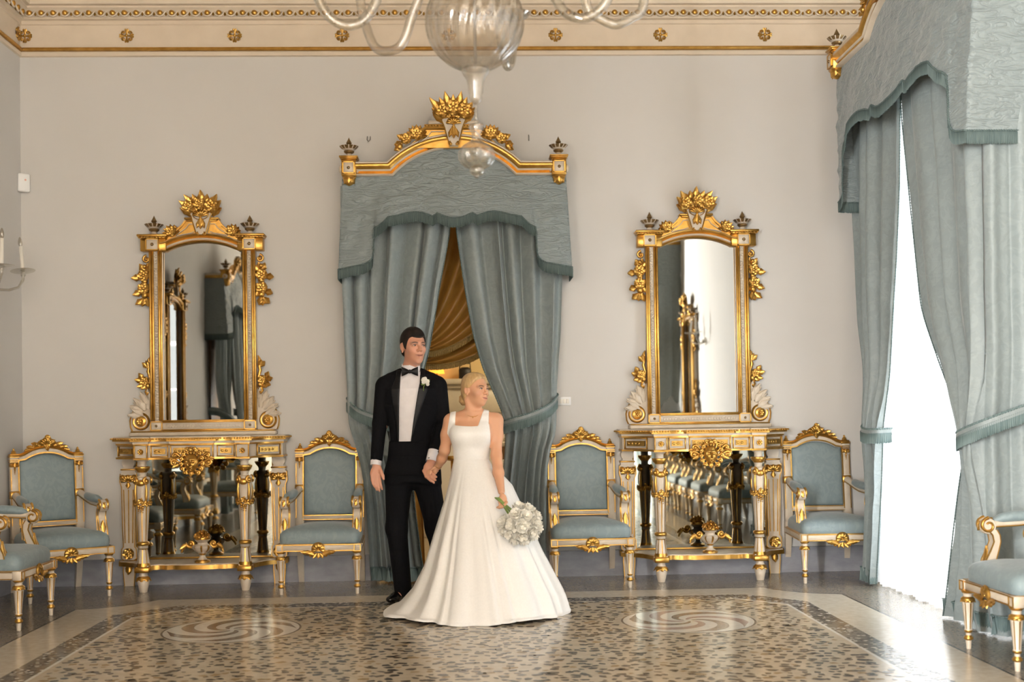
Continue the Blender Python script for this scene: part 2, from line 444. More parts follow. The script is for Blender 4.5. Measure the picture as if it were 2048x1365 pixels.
def arc(cx, cz, r, a0, a1, n): return [(cx + r * cos(a0 + (a1 - a0) * i / n), cz + r * sin(a0 + (a1 - a0) * i / n)) for i in range(n + 1)]
def arch(half, z0, sag, n=24):
    """points from left to right of a segmental arch standing on z0"""
    r = (half * half + sag * sag) / (2 * sag); c = z0 + sag - r; a = atan2(z0 - c, half)
    return arc(0, c, r, pi - a, a, n)
def lerp_keys(keys, z):
    """keys sorted by z descending: (z, a, b, ...) -> smooth interpolation"""
    zs = np.array([k[0] for k in keys])[::-1]
    return [np.interp(z, zs, np.array([k[i] for k in keys])[::-1]) for i in range(1, len(keys[0]))]
# ---------------------------------------------------------------- room shell
XL, XR, YB, YF, ZC = -3.43, 3.32, .02, -14.4, 4.95
DX0, DX1, DZ = -.72, .57, 2.95                      # doorway in the back wall
def wall_x(name, x0, x1, holes, ya, yb, zt, mats):
    """wall slab normal to X, holes: (y0, y1, z0, z1) with y0 > y1"""
    b = MB(); ys = [ya]
    for (h0, h1, z0, z1) in holes:
        b.box(x0, x1, h0, ys[-1], 0, zt); b.box(x0, x1, h1, h0, z1, zt)
        if z0 > 0: b.box(x0, x1, h1, h0, 0, z0)
        ys.append(h1)
    b.box(x0, x1, yb, ys[-1], 0, zt); return struct(b.build(name, mats))
def wall_y(name, y0, y1, holes, xa, xb, zt, mats):
    b = MB(); x = xa
    for (h0, h1, z0, z1) in holes:
        b.box(x, h0, y0, y1, 0, zt); b.box(h0, h1, y0, y1, z1, zt)
        if z0 > 0: b.box(h0, h1, y0, y1, 0, z0)
        x = h1
    b.box(x, xb, y0, y1, 0, zt); return struct(b.build(name, mats))
WIN_R = [(-.78, -2.55, .0, 3.75), (-9.0, -10.8, .0, 3.75)]
wall_y('wall_back', YB, YB + .26, [(DX0, DX1, 0, DZ)], XL - .3, XR + .5, ZC, 'wall')
wall_x('wall_left', XL - .3, XL, [(-12.0, -13.8, 0, 3.75)], YB, YF, ZC, 'wall')  # the opening is for the added key-light window
wall_x('wall_right', XR, XR + .45, WIN_R, YB, YF, ZC, 'wall')
wall_y('wall_rear', YF - .3, YF, [(-2.2, -.4, .0, 3.75), (.4, 2.2, .0, 3.75)], XL - .3, XR + .5, ZC, 'dark_rear')  # openings added for fill light, finish darkened against bounce
b = MB(); b.box(XL - .3, XR + .5, YF - .3, YB + .3, ZC, ZC + .2); struct(b.build('ceiling', 'dark_ceiling'))

# baseboards
b = MB()
for (x0, x1) in ((XL, DX0), (DX1, XR)):
    b.box(x0, x1, YB - .022, YB, 0, .192); b.box(x0, x1, YB - .03, YB, .186, .2)
struct(b.build('baseboard_back', 'base'))
b = MB()
for (y0, y1) in ((YB, -12.0), (-13.8, YF)): b.box(XL, XL + .022, y1, y0, 0, .192); b.box(XL, XL + .03, y1, y0, .186, .2)
struct(b.build('baseboard_left', 'base'))
b = MB()
for (y0, y1) in ((YB, -.78), (-2.55, -9.0), (-10.8, YF)): b.box(XR - .022, XR, y1, y0, 0, .2)
struct(b.build('baseboard_right', 'base'))

# cornice, run round the four walls with mitred corners
def ring(prof, mats, name):
    b = MB(); v = []; f = []; mm = []; n = len(prof)
    for (d, z) in prof:
        v += [(XL + d, YF + d, z), (XR - d, YF + d, z), (XR - d, YB - d, z), (XL + d, YB - d, z)]
    for j in range(n - 1):
        for i in range(4):
            k = (i + 1) % 4; f.append((j * 4 + i, (j + 1) * 4 + i, (j + 1) * 4 + k, j * 4 + k)); mm.append(mats[j])
    b.add(v, f, mm); return b.build(name, ['cornice', 'gold', 'ceil'], sharp=30)
cornice = struct(ring([(0, 4.10), (.018, 4.105), (.018, 4.135), (.012, 4.142), (.03, 4.146), (.036, 4.156), (.03, 4.168), (.012, 4.172),
                       (.012, 4.345), (.022, 4.35), (.022, 4.378), (.045, 4.385), (.045, 4.398), (.035, 4.402), (.05, 4.43), (.085, 4.455), (.09, 4.458),
                       (.09, 4.472), (.12, 4.476), (.135, 4.52), (.19, 4.60), (.30, 4.78), (.5, 4.90), (.52, 4.95)],
                      [0, 0, 0, 1, 1, 1, 1, 0, 0, 0, 0, 0, 0, 0, 0, 0, 0, 0, 0, 2, 2, 2, 2], 'trim_1'), 'cream plaster cornice with gilded mouldings')
b = MB(); b.ball((0, -.052, 0), (.023, .024, .027), 12, 8, 1)
pts = [(.037 * sin(a), -.05 - .012 * cos(a), .022 - .050 * cos(a)) for a in np.linspace(-1.9, 1.9, 15)]
b.tube(pts, .0075, 6, 0)
egg0 = b.build('egg', ['cornice', 'gold'], cornice); egg0.location = (-3.335, YB, 4.428)
b = MB(); b.leaf(.05, .009, .1, lobes=0, mi=0, X=T(0, -.048, .026) @ R(pi, 'Y')); dart0 = b.build('dart', ['oldgold'], cornice); dart0.location = (-3.29, YB, 4.428)
for i in range(1, 72):
    inst(egg0, 'egg', cornice, (-3.335 + .0907 * i, YB, 4.428)); inst(dart0, 'dart', cornice, (-3.29 + .0907 * i, YB, 4.428))
for i in range(14):
    inst(egg0, 'egg', cornice, (XL, -.075 - .0907 * i, 4.428), (0, 0, pi / 2)); inst(dart0, 'dart', cornice, (XL, -.12 - .0907 * i, 4.428), (0, 0, pi / 2))
b = MB()
for sx in (-1, 1):
    for sz in (-1, 1):
        b.scroll((sx * .024, sz * .024), .019, 1.1, pi / 2 if sz < 0 else -pi / 2, .0065, sx * sz, 0, n=6)
        b.leaf(.028, .008, .2, lobes=0, mi=0, X=T(sx * .03, 0, sz * .008) @ R(sx * 1.57, 'Y'))
        b.leaf(.026, .008, .2, lobes=0, mi=0, X=T(sx * .008, 0, sz * .03) @ R(0 if sz > 0 else pi, 'Y'))
for k in range(4): b.leaf(.05, .008, .1, lobes=0, mi=0, X=R(k * pi / 2, 'Y'))
b.ball((0, -.01, 0), .012, 8, 6)
ros0 = b.build('rosette', ['oldgold'], cornice); ros0.location = (-2.605, YB - .013, 4.262)
for x in (-1.773, -.939, -.105, .735, 1.566, 2.40, -3.385): inst(ros0, 'rosette', cornice, (x, YB - .013, 4.262))
for y in (-.045, -.85): inst(ros0, 'rosette', cornice, (XL + .013, y, 4.262), (0, 0, pi / 2))

# windows (frame, glazing bars, panes) in the openings
def window(n, loc, rz, w, h, label):
    r = bpy.data.objects.new('window_%d' % n, None); COL.objects.link(r); r.location = loc; r.rotation_euler = (0, 0, rz); struct(r, label)
    f = MB()
    for x in (-w / 2, w / 2 - .07, -.045): f.box(x, x + (.09 if x == -.045 else .07), -.03, .03, 0, h, bev=.006)
    for z in (0, h - .08, h * .74): f.box(-w / 2, w / 2, -.03, .03, z, z + .08, bev=.006)
    f.build('window_frame', 'white', r)
    for x in (-w / 4, w / 4):
        for z in (h * .27, h * .5):
            g = MB(); g.box(x - w / 4 + .05, x + w / 4 - .05, -.012, .012, z, z + .025); g.build('glazing_bar', 'white', r)
        for (z0, z1) in ((.08, h * .27), (h * .27 + .025, h * .5), (h * .5 + .025, h * .74), (h * .74 + .08, h - .08)):
            g = MB(); g.box(x - w / 4 + .05, x + w / 4 - .05, -.002, .002, z0, z1); g.build('pane', 'pane', r)
    return r
window(1, (XR + .25, -1.665, 0), -pi / 2, 1.77, 3.75, 'tall casement window behind the white sheer')
window(2, (XR + .25, -9.9, 0), -pi / 2, 1.8, 3.75, 'tall casement window behind the camera')
window(5, (XL - .15, -12.9, 0), pi / 2, 1.8, 3.75, 'unseen casement window added in the left wall as key light')
window(3, (-1.3, YF - .15, 0), pi, 1.8, 3.75, 'unseen tall casement window added in the rear wall for fill light')
window(4, (1.3, YF - .15, 0), pi, 1.8, 3.75, 'second unseen tall casement window added in the rear wall for fill light')

# ---------------------------------------------------------------- terrazzo floor
b = MB(); b.box(XL - .3, XR + .5, YF - .3, YB + .05, -.12, 0); floor = struct(b.build('floor', 'floor_out'), 'polished terrazzo floor with mosaic field')
CX0 = -.045; YE = -8.6
def outline(hx, yt, corner, y_end):
    """closed plan outline, corner = list of (dx, dy) from the corner point, right side, going clockwise from the top edge"""
    rp = [(CX0 + hx - dx, yt - dy) for dx, dy in corner]; lp = [(CX0 - hx + dx, yt - dy) for dx, dy in corner]
    return [(CX0 - hx, y_end), (CX0 + hx, y_end)] + rp[::-1] + lp
cove = [(.46, 0), (.435, .03), (.40, .10), (.33, .19), (.25, .26), (.14, .325), (.04, .355), (0, .37)]
chamf = lambda c: [(c, 0), (0, c)]
o_black = outline(2.62, -.765, cove, YE); o_band = outline(2.605, -.78, cove, YE + .015)
o_dark = outline(2.285, -1.075, chamf(.335), YE + .36); o_line = outline(2.135, -1.23, chamf(.28), YE + .51); o_field = outline(2.115, -1.25, chamf(.28), YE + .53)
for i, (nm, o, mt) in enumerate((('inlay_line', o_black, 'blackline'), ('border_band', o_band, 'floor_band'), ('mosaic_border', o_dark, 'floor_dark'), ('inlay_strip', o_line, 'line'), ('mosaic_field', o_field, 'floor_field'))):
    b = MB(); z = .0005 * (i + 1); b.add([(x, y, z) for x, y in o], [tuple(range(len(o)))]); b.build(nm, mt, floor)
MED = [(-1.432, -2.03, .40), (1.324, -2.05, .395)]
ZF = .0025
for mi_, (mx_, my_, mr) in enumerate(MED):
    b = MB(); n = 64; b.add([(mx_ + (mr + .012) * cos(2 * pi * i / n), my_ + (mr + .012) * sin(2 * pi * i / n), ZF + .0004) for i in range(n)], [tuple(range(n))])
    md = b.build('medallion', 'blade', floor)
    b = MB(); b.add([(mx_ + mr * cos(2 * pi * i / n), my_ + mr * sin(2 * pi * i / n), ZF + .0008) for i in range(n)], [tuple(range(n))]); b.build('medallion_disc', 'line', md)
    nb = 6
    for k in range(nb):
        b = MB(); a0 = 2 * pi * k / nb + (.3 if mi_ else 0); lo = []; hi = []
        for j in range(17):
            q = j / 16; rr = mr * (.07 + .90 * q); tw = 2.2 * (1 - q) ** 1.1
            wd = (2 * pi / nb) * .52 * (.75 + .25 * q)
            if q > .8: wd *= sqrt(max(0, 1 - ((q - .8) / .2) ** 2))
            lo.append((mx_ + rr * cos(a0 + tw), my_ + rr * sin(a0 + tw), ZF + .0012)); hi.append((mx_ + rr * cos(a0 + tw + wd), my_ + rr * sin(a0 + tw + wd), ZF + .0012))
        v = lo + hi; f = [(j, j + 1, 17 + j + 1, 17 + j) for j in range(16)]
        b.add(v, f); b.build('mosaic_blade', 'blade_pink' if (mi_ and k % 2) else 'blade', md)
# stone chips of the seminato: the nearest 300 as single pieces, the rest joined
def chip_poly(q, r):
    n = q.choice((4, 5, 5, 6)); a0 = q.random() * 6; el = q.uniform(1.0, 1.7); ro = q.uniform(-.8, .8); out = []
    for i in range(n):
        a = a0 + 2 * pi * (i + q.uniform(-.25, .25)) / n; rr = r * q.uniform(.72, 1.1)
        x, y = rr * cos(a) * el ** .5, rr * sin(a) / el ** .5; out.append((x * cos(ro) - y * sin(ro), x * sin(ro) + y * cos(ro)))
    return out
q = random.Random(11); chips = []; g = .060; ny = int((-1.27 - YE) / g)
for j in range(ny):
    for i in range(int(4.22 / g) + 1):
        x = CX0 - 2.10 + g * (i + .5 * (j % 2)) + q.uniform(-.021, .021); y = -1.285 - g * j + q.uniform(-.021, .021)
        if abs(x - CX0) > 2.085 or (abs(x - CX0) + (-1.25 - y) * -1) > 2.115 - .28 - .02 + .0 and y > -1.53 and abs(x - CX0) - (-1.25 - y) > 1.80: continue
        if any((x - a) ** 2 + (y - c) ** 2 < (r + .035) ** 2 for a, c, r in MED): continue
        if y < YE + .56 or q.random() < .08: continue
        chips.append((x, y, q.uniform(.014, .033), q.random()))
near = sorted([c for c in chips if -3.72 < c[1]], key=lambda c: c[1])[:300]; ns = set(near)
protos = []
for k in range(10):
    b = MB(); p = chip_poly(q, 1.0); b.add([(x, y, 0) for x, y in p] , [tuple(range(len(p)))])
    me = b.build('stone_chip', 'chip2' if k == 9 else 'chip3' if k in (4, 8) else 'chip', floor); protos.append(me)
for i, (x, y, r, w) in enumerate(near):
    o = protos[i] if i < 10 else inst(protos[int(w * 997) % 10], 'stone_chip', floor)
    o.location = (x, y, ZF + .0012); o.rotation_euler = (0, 0, 0 if i < 10 else w * 40 % 1.2 - .6); o.scale = (r, r, 1)
b = MB()
for c in chips:
    if c in ns: continue
    p = chip_poly(q, c[2]); b.add([(c[0] + x, c[1] + y, ZF + .0010) for x, y in p], [tuple(range(len(p)))], 1 if c[3] < .12 else 2 if c[3] < .36 else 0)
o = b.build('stone_chips', ['chip', 'chip2', 'chip3'], floor); o['kind'] = 'stuff'
b = MB()      # small chips of the dark border
def inside(o, x, y):
    c = False; n = len(o)
    for i in range(n):
        (x1, y1), (x2, y2) = o[i], o[(i + 1) % n]
        if (y1 > y) != (y2 > y) and x < (x2 - x1) * (y - y1) / (y2 - y1) + x1: c = not c
    return c
for k in range(15000):
    x = q.uniform(-2.34, 2.25); y = -1.08 - q.random() ** 1.3 * 3.4
    if inside(o_dark, x, y) and not inside(o_line, x, y):
        p = chip_poly(q, q.uniform(.009, .016)); b.add([(x + a, y + c, .00215 + .0003 * q.random()) for a, c in p], [tuple(range(len(p)))], int(q.random() * 1.8))
o = b.build('border_chips', ['chip', 'line'], floor); o['kind'] = 'stuff'

# ---------------------------------------------------------------- the room beyond the doorway
AY1 = 3.4
M['awall'] = varied('ochre_wall', (.74, .60, .32), (.80, .67, .40), 2, .8)
M['marble'] = varied('white_marble', (.62, .59, .52), (.75, .72, .66), 5, .3)
M['wood'] = varied('walnut', (.20, .10, .045), (.34, .19, .09), 10, .35, sc=(1, 1, .15))
b = MB(); b.box(-2.2, 2.2, AY1, AY1 + .2, 0, 3.4); struct(b.build('wall_beyond', 'awall'))
b = MB(); b.box(-2.4, -2.2, YB + .26, AY1, 0, 3.4); b.box(2.2, 2.4, YB + .26, AY1, 0, 3.4); struct(b.build('wall_beyond_sides', 'awall'))
b = MB(); b.box(-2.4, 2.4, YB + .26, AY1 + .2, 3.4, 3.5); struct(b.build('ceiling_beyond', 'ceil'))
b = MB(); b.box(-2.4, 2.4, YB + .05, AY1, -.12, 0); struct(b.build('floor_beyond', 'floor_band'))
al = bpy.data.lights.new('room_beyond_fill', 'POINT'); al.energy = 34; al.color = (1, .80, .5); al.shadow_soft_size = .25  # warm fill light added for the room beyond, no fixture there
ao = bpy.data.objects.new('room_beyond_fill', al); COL.objects.link(ao); ao.location = (.9, 1.6, 2.5)
fp = thing('fireplace', 'white marble fireplace in the room beyond the doorway', 'fireplace', (.1, AY1, 0))
b = MB(); b.box(-.75, .75, -.34, 0, 1.60, 1.66, bev=.012); b.box(-.70, .70, -.29, 0, 1.56, 1.60, bev=.01); b.build('mantel_shelf', 'marble', fp)
b = MB(); b.box(-.66, .66, -.24, 0, 1.30, 1.56, bev=.008); b.build('frieze', 'marble', fp)
for sx in (-1, 1):
    b = MB(); b.box(sx * .55 - .11, sx * .55 + .11, -.24, 0, .12, 1.30, bev=.01); b.box(sx * .55 - .13, sx * .55 + .13, -.27, 0, 0, .12, bev=.01); b.build('jamb', 'marble', fp)
b = MB(); b.box(-.44, .44, -.12, -.02, 0, 1.30); b.build('hearth_back', 'white', fp)
t = thing('lantern', 'small black lantern with a square handle on the marble mantel', 'lantern', (-.02, AY1 - .17, 1.66))
b = MB(); b.box(-.065, .065, -.05, .05, 0, .11, bev=.008); b.lathe([(.05, .11), (.04, .125), (.0, .125)], 12, X=I4); b.build('body', 'black', t)
b = MB(); b.tube([(-.055, 0, .11), (-.055, 0, .165), (.055, 0, .165), (.055, 0, .11)], .008, 6); b.build('handle', 'black', t)
t = thing('table_lamp', 'small amber lamp glowing on the mantel behind the groom', 'lamp', (-.32, AY1 - .17, 1.66))
M['glow'] = mat('amber_shade', (.9, .45, .08), .5); P(M['glow']).inputs['Emission Color'].default_value = (1, .33, .03, 1); P(M['glow']).inputs['Emission Strength'].default_value = 1.1
b = MB(); b.lathe([(.05, 0), (.05, .015), (.015, .03), (.012, .07), (.0, .07)], 14); b.build('base', 'darkmetal', t)
b = MB(); b.lathe([(.085, .06), (.055, .2)], 18); b.build('shade', 'glow', t)
t = thing('side_table', 'walnut side table with a white top beyond the doorway', 'table', (.62, 1.9, 0))
b = MB(); b.box(-.42, .42, -.25, .25, .98, 1.02, bev=.008); b.build('tabletop', 'marble', t)
b = MB(); b.box(-.38, .38, -.21, .21, .86, .98, bev=.006); b.build('apron', 'wood', t)
for sx in (-1, 1):
    for sy in (-1, 1):
        b = MB(); b.lathe([(.03, .86), (.035, .7), (.02, .65), (.028, .4), (.016, .03), (.02, 0), (0, 0)], 10, X=T(sx * .35, sy * .18, 0)); b.build('leg', 'wood', t)
t = thing('gilt_stool', 'tall gilded stand seen between the couple and the drapes', 'stand', (-.12, 1.0, 0))
b = MB(); b.lathe([(.15, .92), (.15, .90), (.03, .88), (.025, .5), (.03, .1), (.12, .03), (.12, 0), (0, 0)], 16); b.build('column', 'oldgold', t)
t = thing('crystal_girandole', 'white crystal girandole with hanging drops on the side table', 'candelabra', (.38, 1.9, 1.02))
b = MB(); b.lathe([(.07, 0), (.06, .02), (.015, .05), (.02, .15), (.012, .3), (.0, .34)], 14); b.build('stem', 'clear', t)
b = MB()
for k in range(6):
    a = k * pi / 3; b.tube([(0, 0, .2), (.06 * cos(a), .06 * sin(a), .17), (.11 * cos(a), .11 * sin(a), .22)], .006, 6)
    for j in range(4): b.ball((.11 * cos(a), .11 * sin(a), .2 - .03 * j), (.011, .011, .014), 6, 5)
    b.lathe([(.03, .235), (.012, .22)], 8, X=T(.11 * cos(a), .11 * sin(a), 0))
b.build('arms', 'clear', t)
# ---------------------------------------------------------------- armchair (front = -y)
GC = ['cream', 'gold']      # material slots: 0 cream paint, 1 gilding
def leg_turned():
    b = MB()
    pr = [(.031, .309, 1), (.034, .303, 1), (.026, .294, 0), (.022, .285, 0), (.024, .276, 1), (.036, .266, 1), (.037, .256, 1), (.029, .247, 0), (.031, .243, 'f'),
          (.029, .236, 'f'), (.018, .105, 0), (.021, .1, 1), (.021, .092, 1), (.014, .085, 0), (.014, .072, 1), (.024, .06, 1), (.024, .052, 1), (.014, .045, 0), (.015, .04, 0), (.012, .0, 0), (0, 0)]
    b.lathe(pr, 24, 0, alt=1, flute=.10)
    for i in range(8):
        b.leaf(.022, .010, .35, lobes=0, mi=1, X=R(2 * pi * i / 8, 'Z') @ T(0, -.030, .268) @ R(pi, 'Y'), n=4)
    return b
def build_chair():
    t = thing('armchair', 'x', 'armchair')
    # upholstered seat
    b = MB(); nu, nv = 28, 24; v = []
    def seat_edge(u, w):
        yy = -.318 + .60 * w; hw = .292 - .045 * w
        return (hw * u, yy)
    ring = 40; layers = [(.985, .355), (1.0, .365), (1.012, .40), (1.0, .43), (.95, .452), (.85, .468), (.6, .487), (.3, .497), (.0, .5)]
    for (k, z) in layers:
        for i in range(ring):
            a = 2 * pi * i / ring; c, s_ = cos(a), sin(a)
            ex = .22; ux = math.copysign(abs(c) ** ex, c); uy = math.copysign(abs(s_) ** ex, s_)
            w = .5 + .5 * uy * k; hw = .296 - .045 * w
            v.append((hw * ux * k, -.32 + .60 * w, z - (.012 * w)))
    f = [(j * ring + i, j * ring + (i + 1) % ring, (j + 1) * ring + (i + 1) % ring, (j + 1) * ring + i) for j in range(len(layers) - 1) for i in range(ring)]
    b.add(v, f); seat = b.build('seat', 'seat', t, 'domed pale blue damask seat cushion', sharp=0)
    # nailed braid under the cushion
    b = MB(); pth = [(-.25, .27, .361), (-.297, -.322, .361), (.297, -.322, .361), (.25, .27, .361)]; b.tube(pth, .005, 6); b.build('seat_braid', 'gold', seat)
    # seat rails
    b = MB()
    b.box(-.305, .305, -.33, -.285, .309, .361, 0, bev=.004)
    for sx in (-1, 1):
        b.add([(sx * .305, -.33, .309), (sx * .27, -.33, .309), (sx * .222, .30, .309), (sx * .257, .30, .309), (sx * .305, -.33, .361), (sx * .27, -.33, .361), (sx * .222, .30, .361), (sx * .257, .30, .361)],
              [(0, 1, 2, 3), (7, 6, 5, 4), (0, 4, 5, 1), (1, 5, 6, 2), (2, 6, 7, 3), (3, 7, 4, 0)] if sx < 0 else [(3, 2, 1, 0), (4, 5, 6, 7), (1, 5, 4, 0), (2, 6, 5, 1), (3, 7, 6, 2), (0, 4, 7, 3)], 0)
        b.box(sx * .28 - .027, sx * .28 + .027, -.337, -.283, .306, .363, 0, bev=.004)
        for z in (.311, .358): b.box(sx * .28 - .024, sx * .28 + .024, -.341, -.33, z - .003, z + .003, 1)
        for dx in (-.022, .022): b.box(sx * .28 + dx - .003, sx * .28 + dx + .003, -.341, -.33, .309, .361, 1)
        for z in (.315, .357): b.tube([(sx * .307, -.28, z), (sx * .259, .3, z)], .0035, 5, 1)
    b.box(-.235, .235, .27, .31, .309, .361, 0)
    for z in (.314, .357): b.box(-.252, .252, -.335, -.329, z - .0035, z + .0035, 1)
    b.build('seat_rail', GC, t)
    # cartouche on the front rail
    b = MB(); b.shell(.042, 7, 4.4, 1, T(0, -.334, .323))
    b.lathe([(.046, 0), (.05, .008), (.043, .016)], 24, 1, T(0, -.328, .326) @ R(pi / 2, 'X'))
    for sx in (-1, 1):
        b.leaf(.10, .022, .1, lobes=4, mi=1, X=T(sx * .03, -.332, .296) @ R(sx * 1.45, 'Y'))
        b.leaf(.075, .018, .1, lobes=3, mi=1, X=T(sx * .02, -.336, .282) @ R(sx * 1.25, 'Y'))
        b.leaf(.045, .018, .2, lobes=2, mi=1, X=T(sx * .012, -.336, .296) @ R(sx * 2.5, 'Y'))
        b.scroll((sx * .05, .285), .016, 1.2, pi / 2, .006, -sx, 1, y=-.333, n=6)
    b.leaf(.045, .02, .3, lobes=2, mi=1, X=T(0, -.335, .30) @ R(pi, 'Y'))
    b.build('carved_cartouche', ['cream', 'gold'], t, 'gilded shell cartouche on the front rail')
    # legs
    for sx in (-1, 1):
        lg = leg_turned().build('front_leg', GC, t); lg.location = (sx * .2735, -.308, 0)
    for sx in (-1, 1):
        b = MB(); v = []; n = 6
        for j in range(n + 1):
            q = j / n; z = .40 * (1 - q); y = .29 + .06 * q * q; hw = .026 - .006 * q
            for (a, c) in ((-1, -1), (1, -1), (1, 1), (-1, 1)): v.append((sx * .235 + a * hw, y + c * hw, z))
        f = [(j * 4 + i, (j + 1) * 4 + i, (j + 1) * 4 + (i + 1) % 4, j * 4 + (i + 1) % 4) for j in range(n) for i in range(4)] + [(n * 4 + 3, n * 4 + 2, n * 4 + 1, n * 4)]
        b.add(v, f); b.build('rear_leg', 'cream', t)
    # backrest frame, leaning a little back
    tilt = T(0, .27, .42) @ R(radians(-4), 'X') @ T(0, 0, -.42)
    b = MB(); b.M = tilt
    for sx in (-1, 1):
        x0, x1 = (sx * .232 - .031, sx * .232 + .031)
        b.box(x0, x1, -.022, .03, .40, 1.013, 0, bev=.004)
        for dx in (-.026, .026):
            b.box(sx * .232 + dx - .003, sx * .232 + dx + .003, -.027, -.02, .50, .70, 1); b.box(sx * .232 + dx - .003, sx * .232 + dx + .003, -.027, -.02, .765, .922, 1)
        b.box(x0 - .003, x1 + .003, -.029, .03, .70, .757, 1, bev=.004)      # gilded socket of the arm
        b.box(x0 - .002, x1 + .002, -.028, .03, .984, 1.013, 0, bev=.004)
        for z in (.988, 1.009): b.box(x0 - .003, x1 + .003, -.031, .03, z - .003, z + .003, 1)
    b.box(-.21, .21, -.018, .022, .485, .522, 0, bev=.003); b.box(-.21, .21, -.024, -.016, .516, .523, 1); b.box(-.21, .21, -.024, -.016, .484, .489, 1)
    ap = [(-.205, .985)] + arch(.155, .992, .048, 18)[0:] + [(.205, .985)]
    top = [(-.262, 1.022), (-.19, 1.022)] + arch(.165, 1.030, .052, 18) + [(.19, 1.022), (.262, 1.022)]
    b.prism([(x, z) for x, z in ap] + [(x, z - .004) for x, z in top[::-1]], -.02, .025, 0)
    b.sweep(top, [(-.012, -.03), (-.012, .026), (-.002, .034), (.006, .026), (.012, .034), (.012, -.03)], 1)
    b.sweep(ap, [(-.006, .018), (-.006, .026), (.004, .026), (.004, .018)], 1)
    for sx in (-1, 1): b.box(sx * .203 - .004, sx * .203 + .004, -.027, -.02, .52, .985, 1)
    bf = b.build('back_frame', GC, t)
    # upholstered back panel
    b = MB(); b.M = tilt; pts = [(-.2, .522), (.2, .522), (.2, .978)] + arch(.15, .985, .044, 16)[::-1] + [(-.2, .978)]
    cx_, cz_ = 0, .76; v = []; n = len(pts); lay = [(1.0, .012), (.99, -.014), (.94, -.026), (.8, -.034), (.5, -.040), (.2, -.042)]
    for (k, y) in lay: v += [(cx_ + (x - cx_) * k, y, cz_ + (z - cz_) * k) for x, z in pts]
    f = [(j * n + i, j * n + (i + 1) % n, (j + 1) * n + (i + 1) % n, (j + 1) * n + i) for j in range(len(lay) - 1) for i in range(n)]
    f.append(tuple((len(lay) - 1) * n + i for i in range(n))); b.add(v, f)
    b.prism(pts, .012, .03, 0)
    b.build('back_panel', 'seat', t, 'blue damask back panel with an arched top', sharp=50)
    # crest
    b = MB(); b.M = tilt
    b.shell(.055, 7, 2.9, 1, T(0, -.03, 1.095)); b.leaf(.05, .022, .3, lobes=2, mi=1, X=T(0, -.036, 1.095) @ R(pi, 'Y'))
    b.rosette(.022, 5, 1, T(0, -.045, 1.15))
    for sx in (-1, 1):
        b.leaf(.07, .03, .25, lobes=3, mi=1, X=T(sx * .01, -.03, 1.085) @ R(sx * .75, 'Y'))
        b.scroll((sx * .045, 1.108), .02, 1.3, -pi / 2, .009, sx, 1, y=-.028, n=6)
        b.leaf(.075, .024, .2, lobes=3, mi=1, X=T(sx * .05, -.028, 1.088) @ R(sx * 1.25, 'Y'))
        b.leaf(.06, .02, .2, lobes=3, mi=1, X=T(sx * .095, -.028, 1.078) @ R(sx * 1.5, 'Y'))
        b.scroll((sx * .098, 1.088), .014, 1.2, pi, .007, -sx, 1, y=-.028, n=6)
        b.ball((sx * .075, -.036, 1.1), .011, 8, 6, 1); b.ball((sx * .122, -.034, 1.078), .009, 8, 6, 1)
        b.leaf(.045, .014, .15, lobes=2, mi=1, X=T(sx * .125, -.028, 1.066) @ R(sx * 1.85, 'Y'))
    b.build('carved_crest', GC, t, 'gilded acanthus crest')
    for sx in (-1, 1):
        b = MB(); b.M = tilt; b.box(sx * .232 - .038, sx * .232 + .038, -.036, .032, 1.013, 1.022, 1, bev=.003); b.box(sx * .232 - .03, sx * .232 + .03, -.028, .028, 1.022, 1.03, 1)
        b.lathe([(.024, 1.03), (.024, 1.036), (.016, 1.042), (.017, 1.05), (.012, 1.056), (.007, 1.06), (.009, 1.066), (.005, 1.074), (0, 1.078)], 12, 1, T(sx * .232, 0, 0)); b.build('finial', GC, bf)
        b = MB(); b.M = tilt
        b.box(sx * .232 - .033, sx * .232 + .033, -.03, .02, .935, .968, 1, bev=.006)
        for d in (-1, 1): b.scroll((sx * .232 + d * .022, .948), .012, 1.2, pi / 2, .006, d, 1, y=-.032, n=6)
        b.leaf(.04, .02, .2, lobes=2, mi=1, X=T(sx * .232, -.032, .965) @ R(pi, 'Y'))
        for j in range(4): b.ball((sx * .232, -.028, .922 - .012 * j), .0075 - .0012 * j, 6, 5, 1)
        b.box(sx * .232 - .034, sx * .232 + .034, -.032, .02, .972, .978, 1)
        b.build('capital', GC, bf)
    # arms
    for sx in (-1, 1):
        b = MB()
        # S support, side view curve in y,z given a width in x
        cl = [(-.20, .435), (-.195, .47), (-.175, .52), (-.16, .565), (-.165, .60), (-.185, .628)]
        hw = [.028, .027, .022, .018, .02, .024]; v = []
        xs = (sx * .262 - .027, sx * .262 + .027)
        for (y, z), h in zip(cl, hw):
            for x in xs: v += [(x, y - h, z), (x, y + h, z)]
        f = []
        for j in range(len(cl) - 1):
            o = j * 4; p = o + 4
            f += [(o, o + 2, p + 2, p), (o + 2, o + 3, p + 3, p + 2), (o + 3, o + 1, p + 1, p + 3), (o + 1, o, p, p + 1)]
        b.add(v, f, 0)
        for x in (xs[0] - .001, xs[1] + .001):
            b.tube([(x, y - h, z) for (y, z), h in zip(cl, hw)], .0045, 6, 1); b.tube([(x, y + h, z) for (y, z), h in zip(cl, hw)], .0035, 6, 1)
        b.leaf(.10, .026, .05, lobes=4, mi=1, X=T(sx * .262, -.222, .445) @ R(radians(-14), 'X'))
        # scroll hand
        yz = []
        for i in range(22):
            q = i / 21; a = -pi * .5 + 2.0 * pi * 1.15 * q; r = .042 * (1 - .72 * q); yz.append((-.205 - r * cos(a) * 1.0 + .0, .650 + r * sin(a) * -1.0))
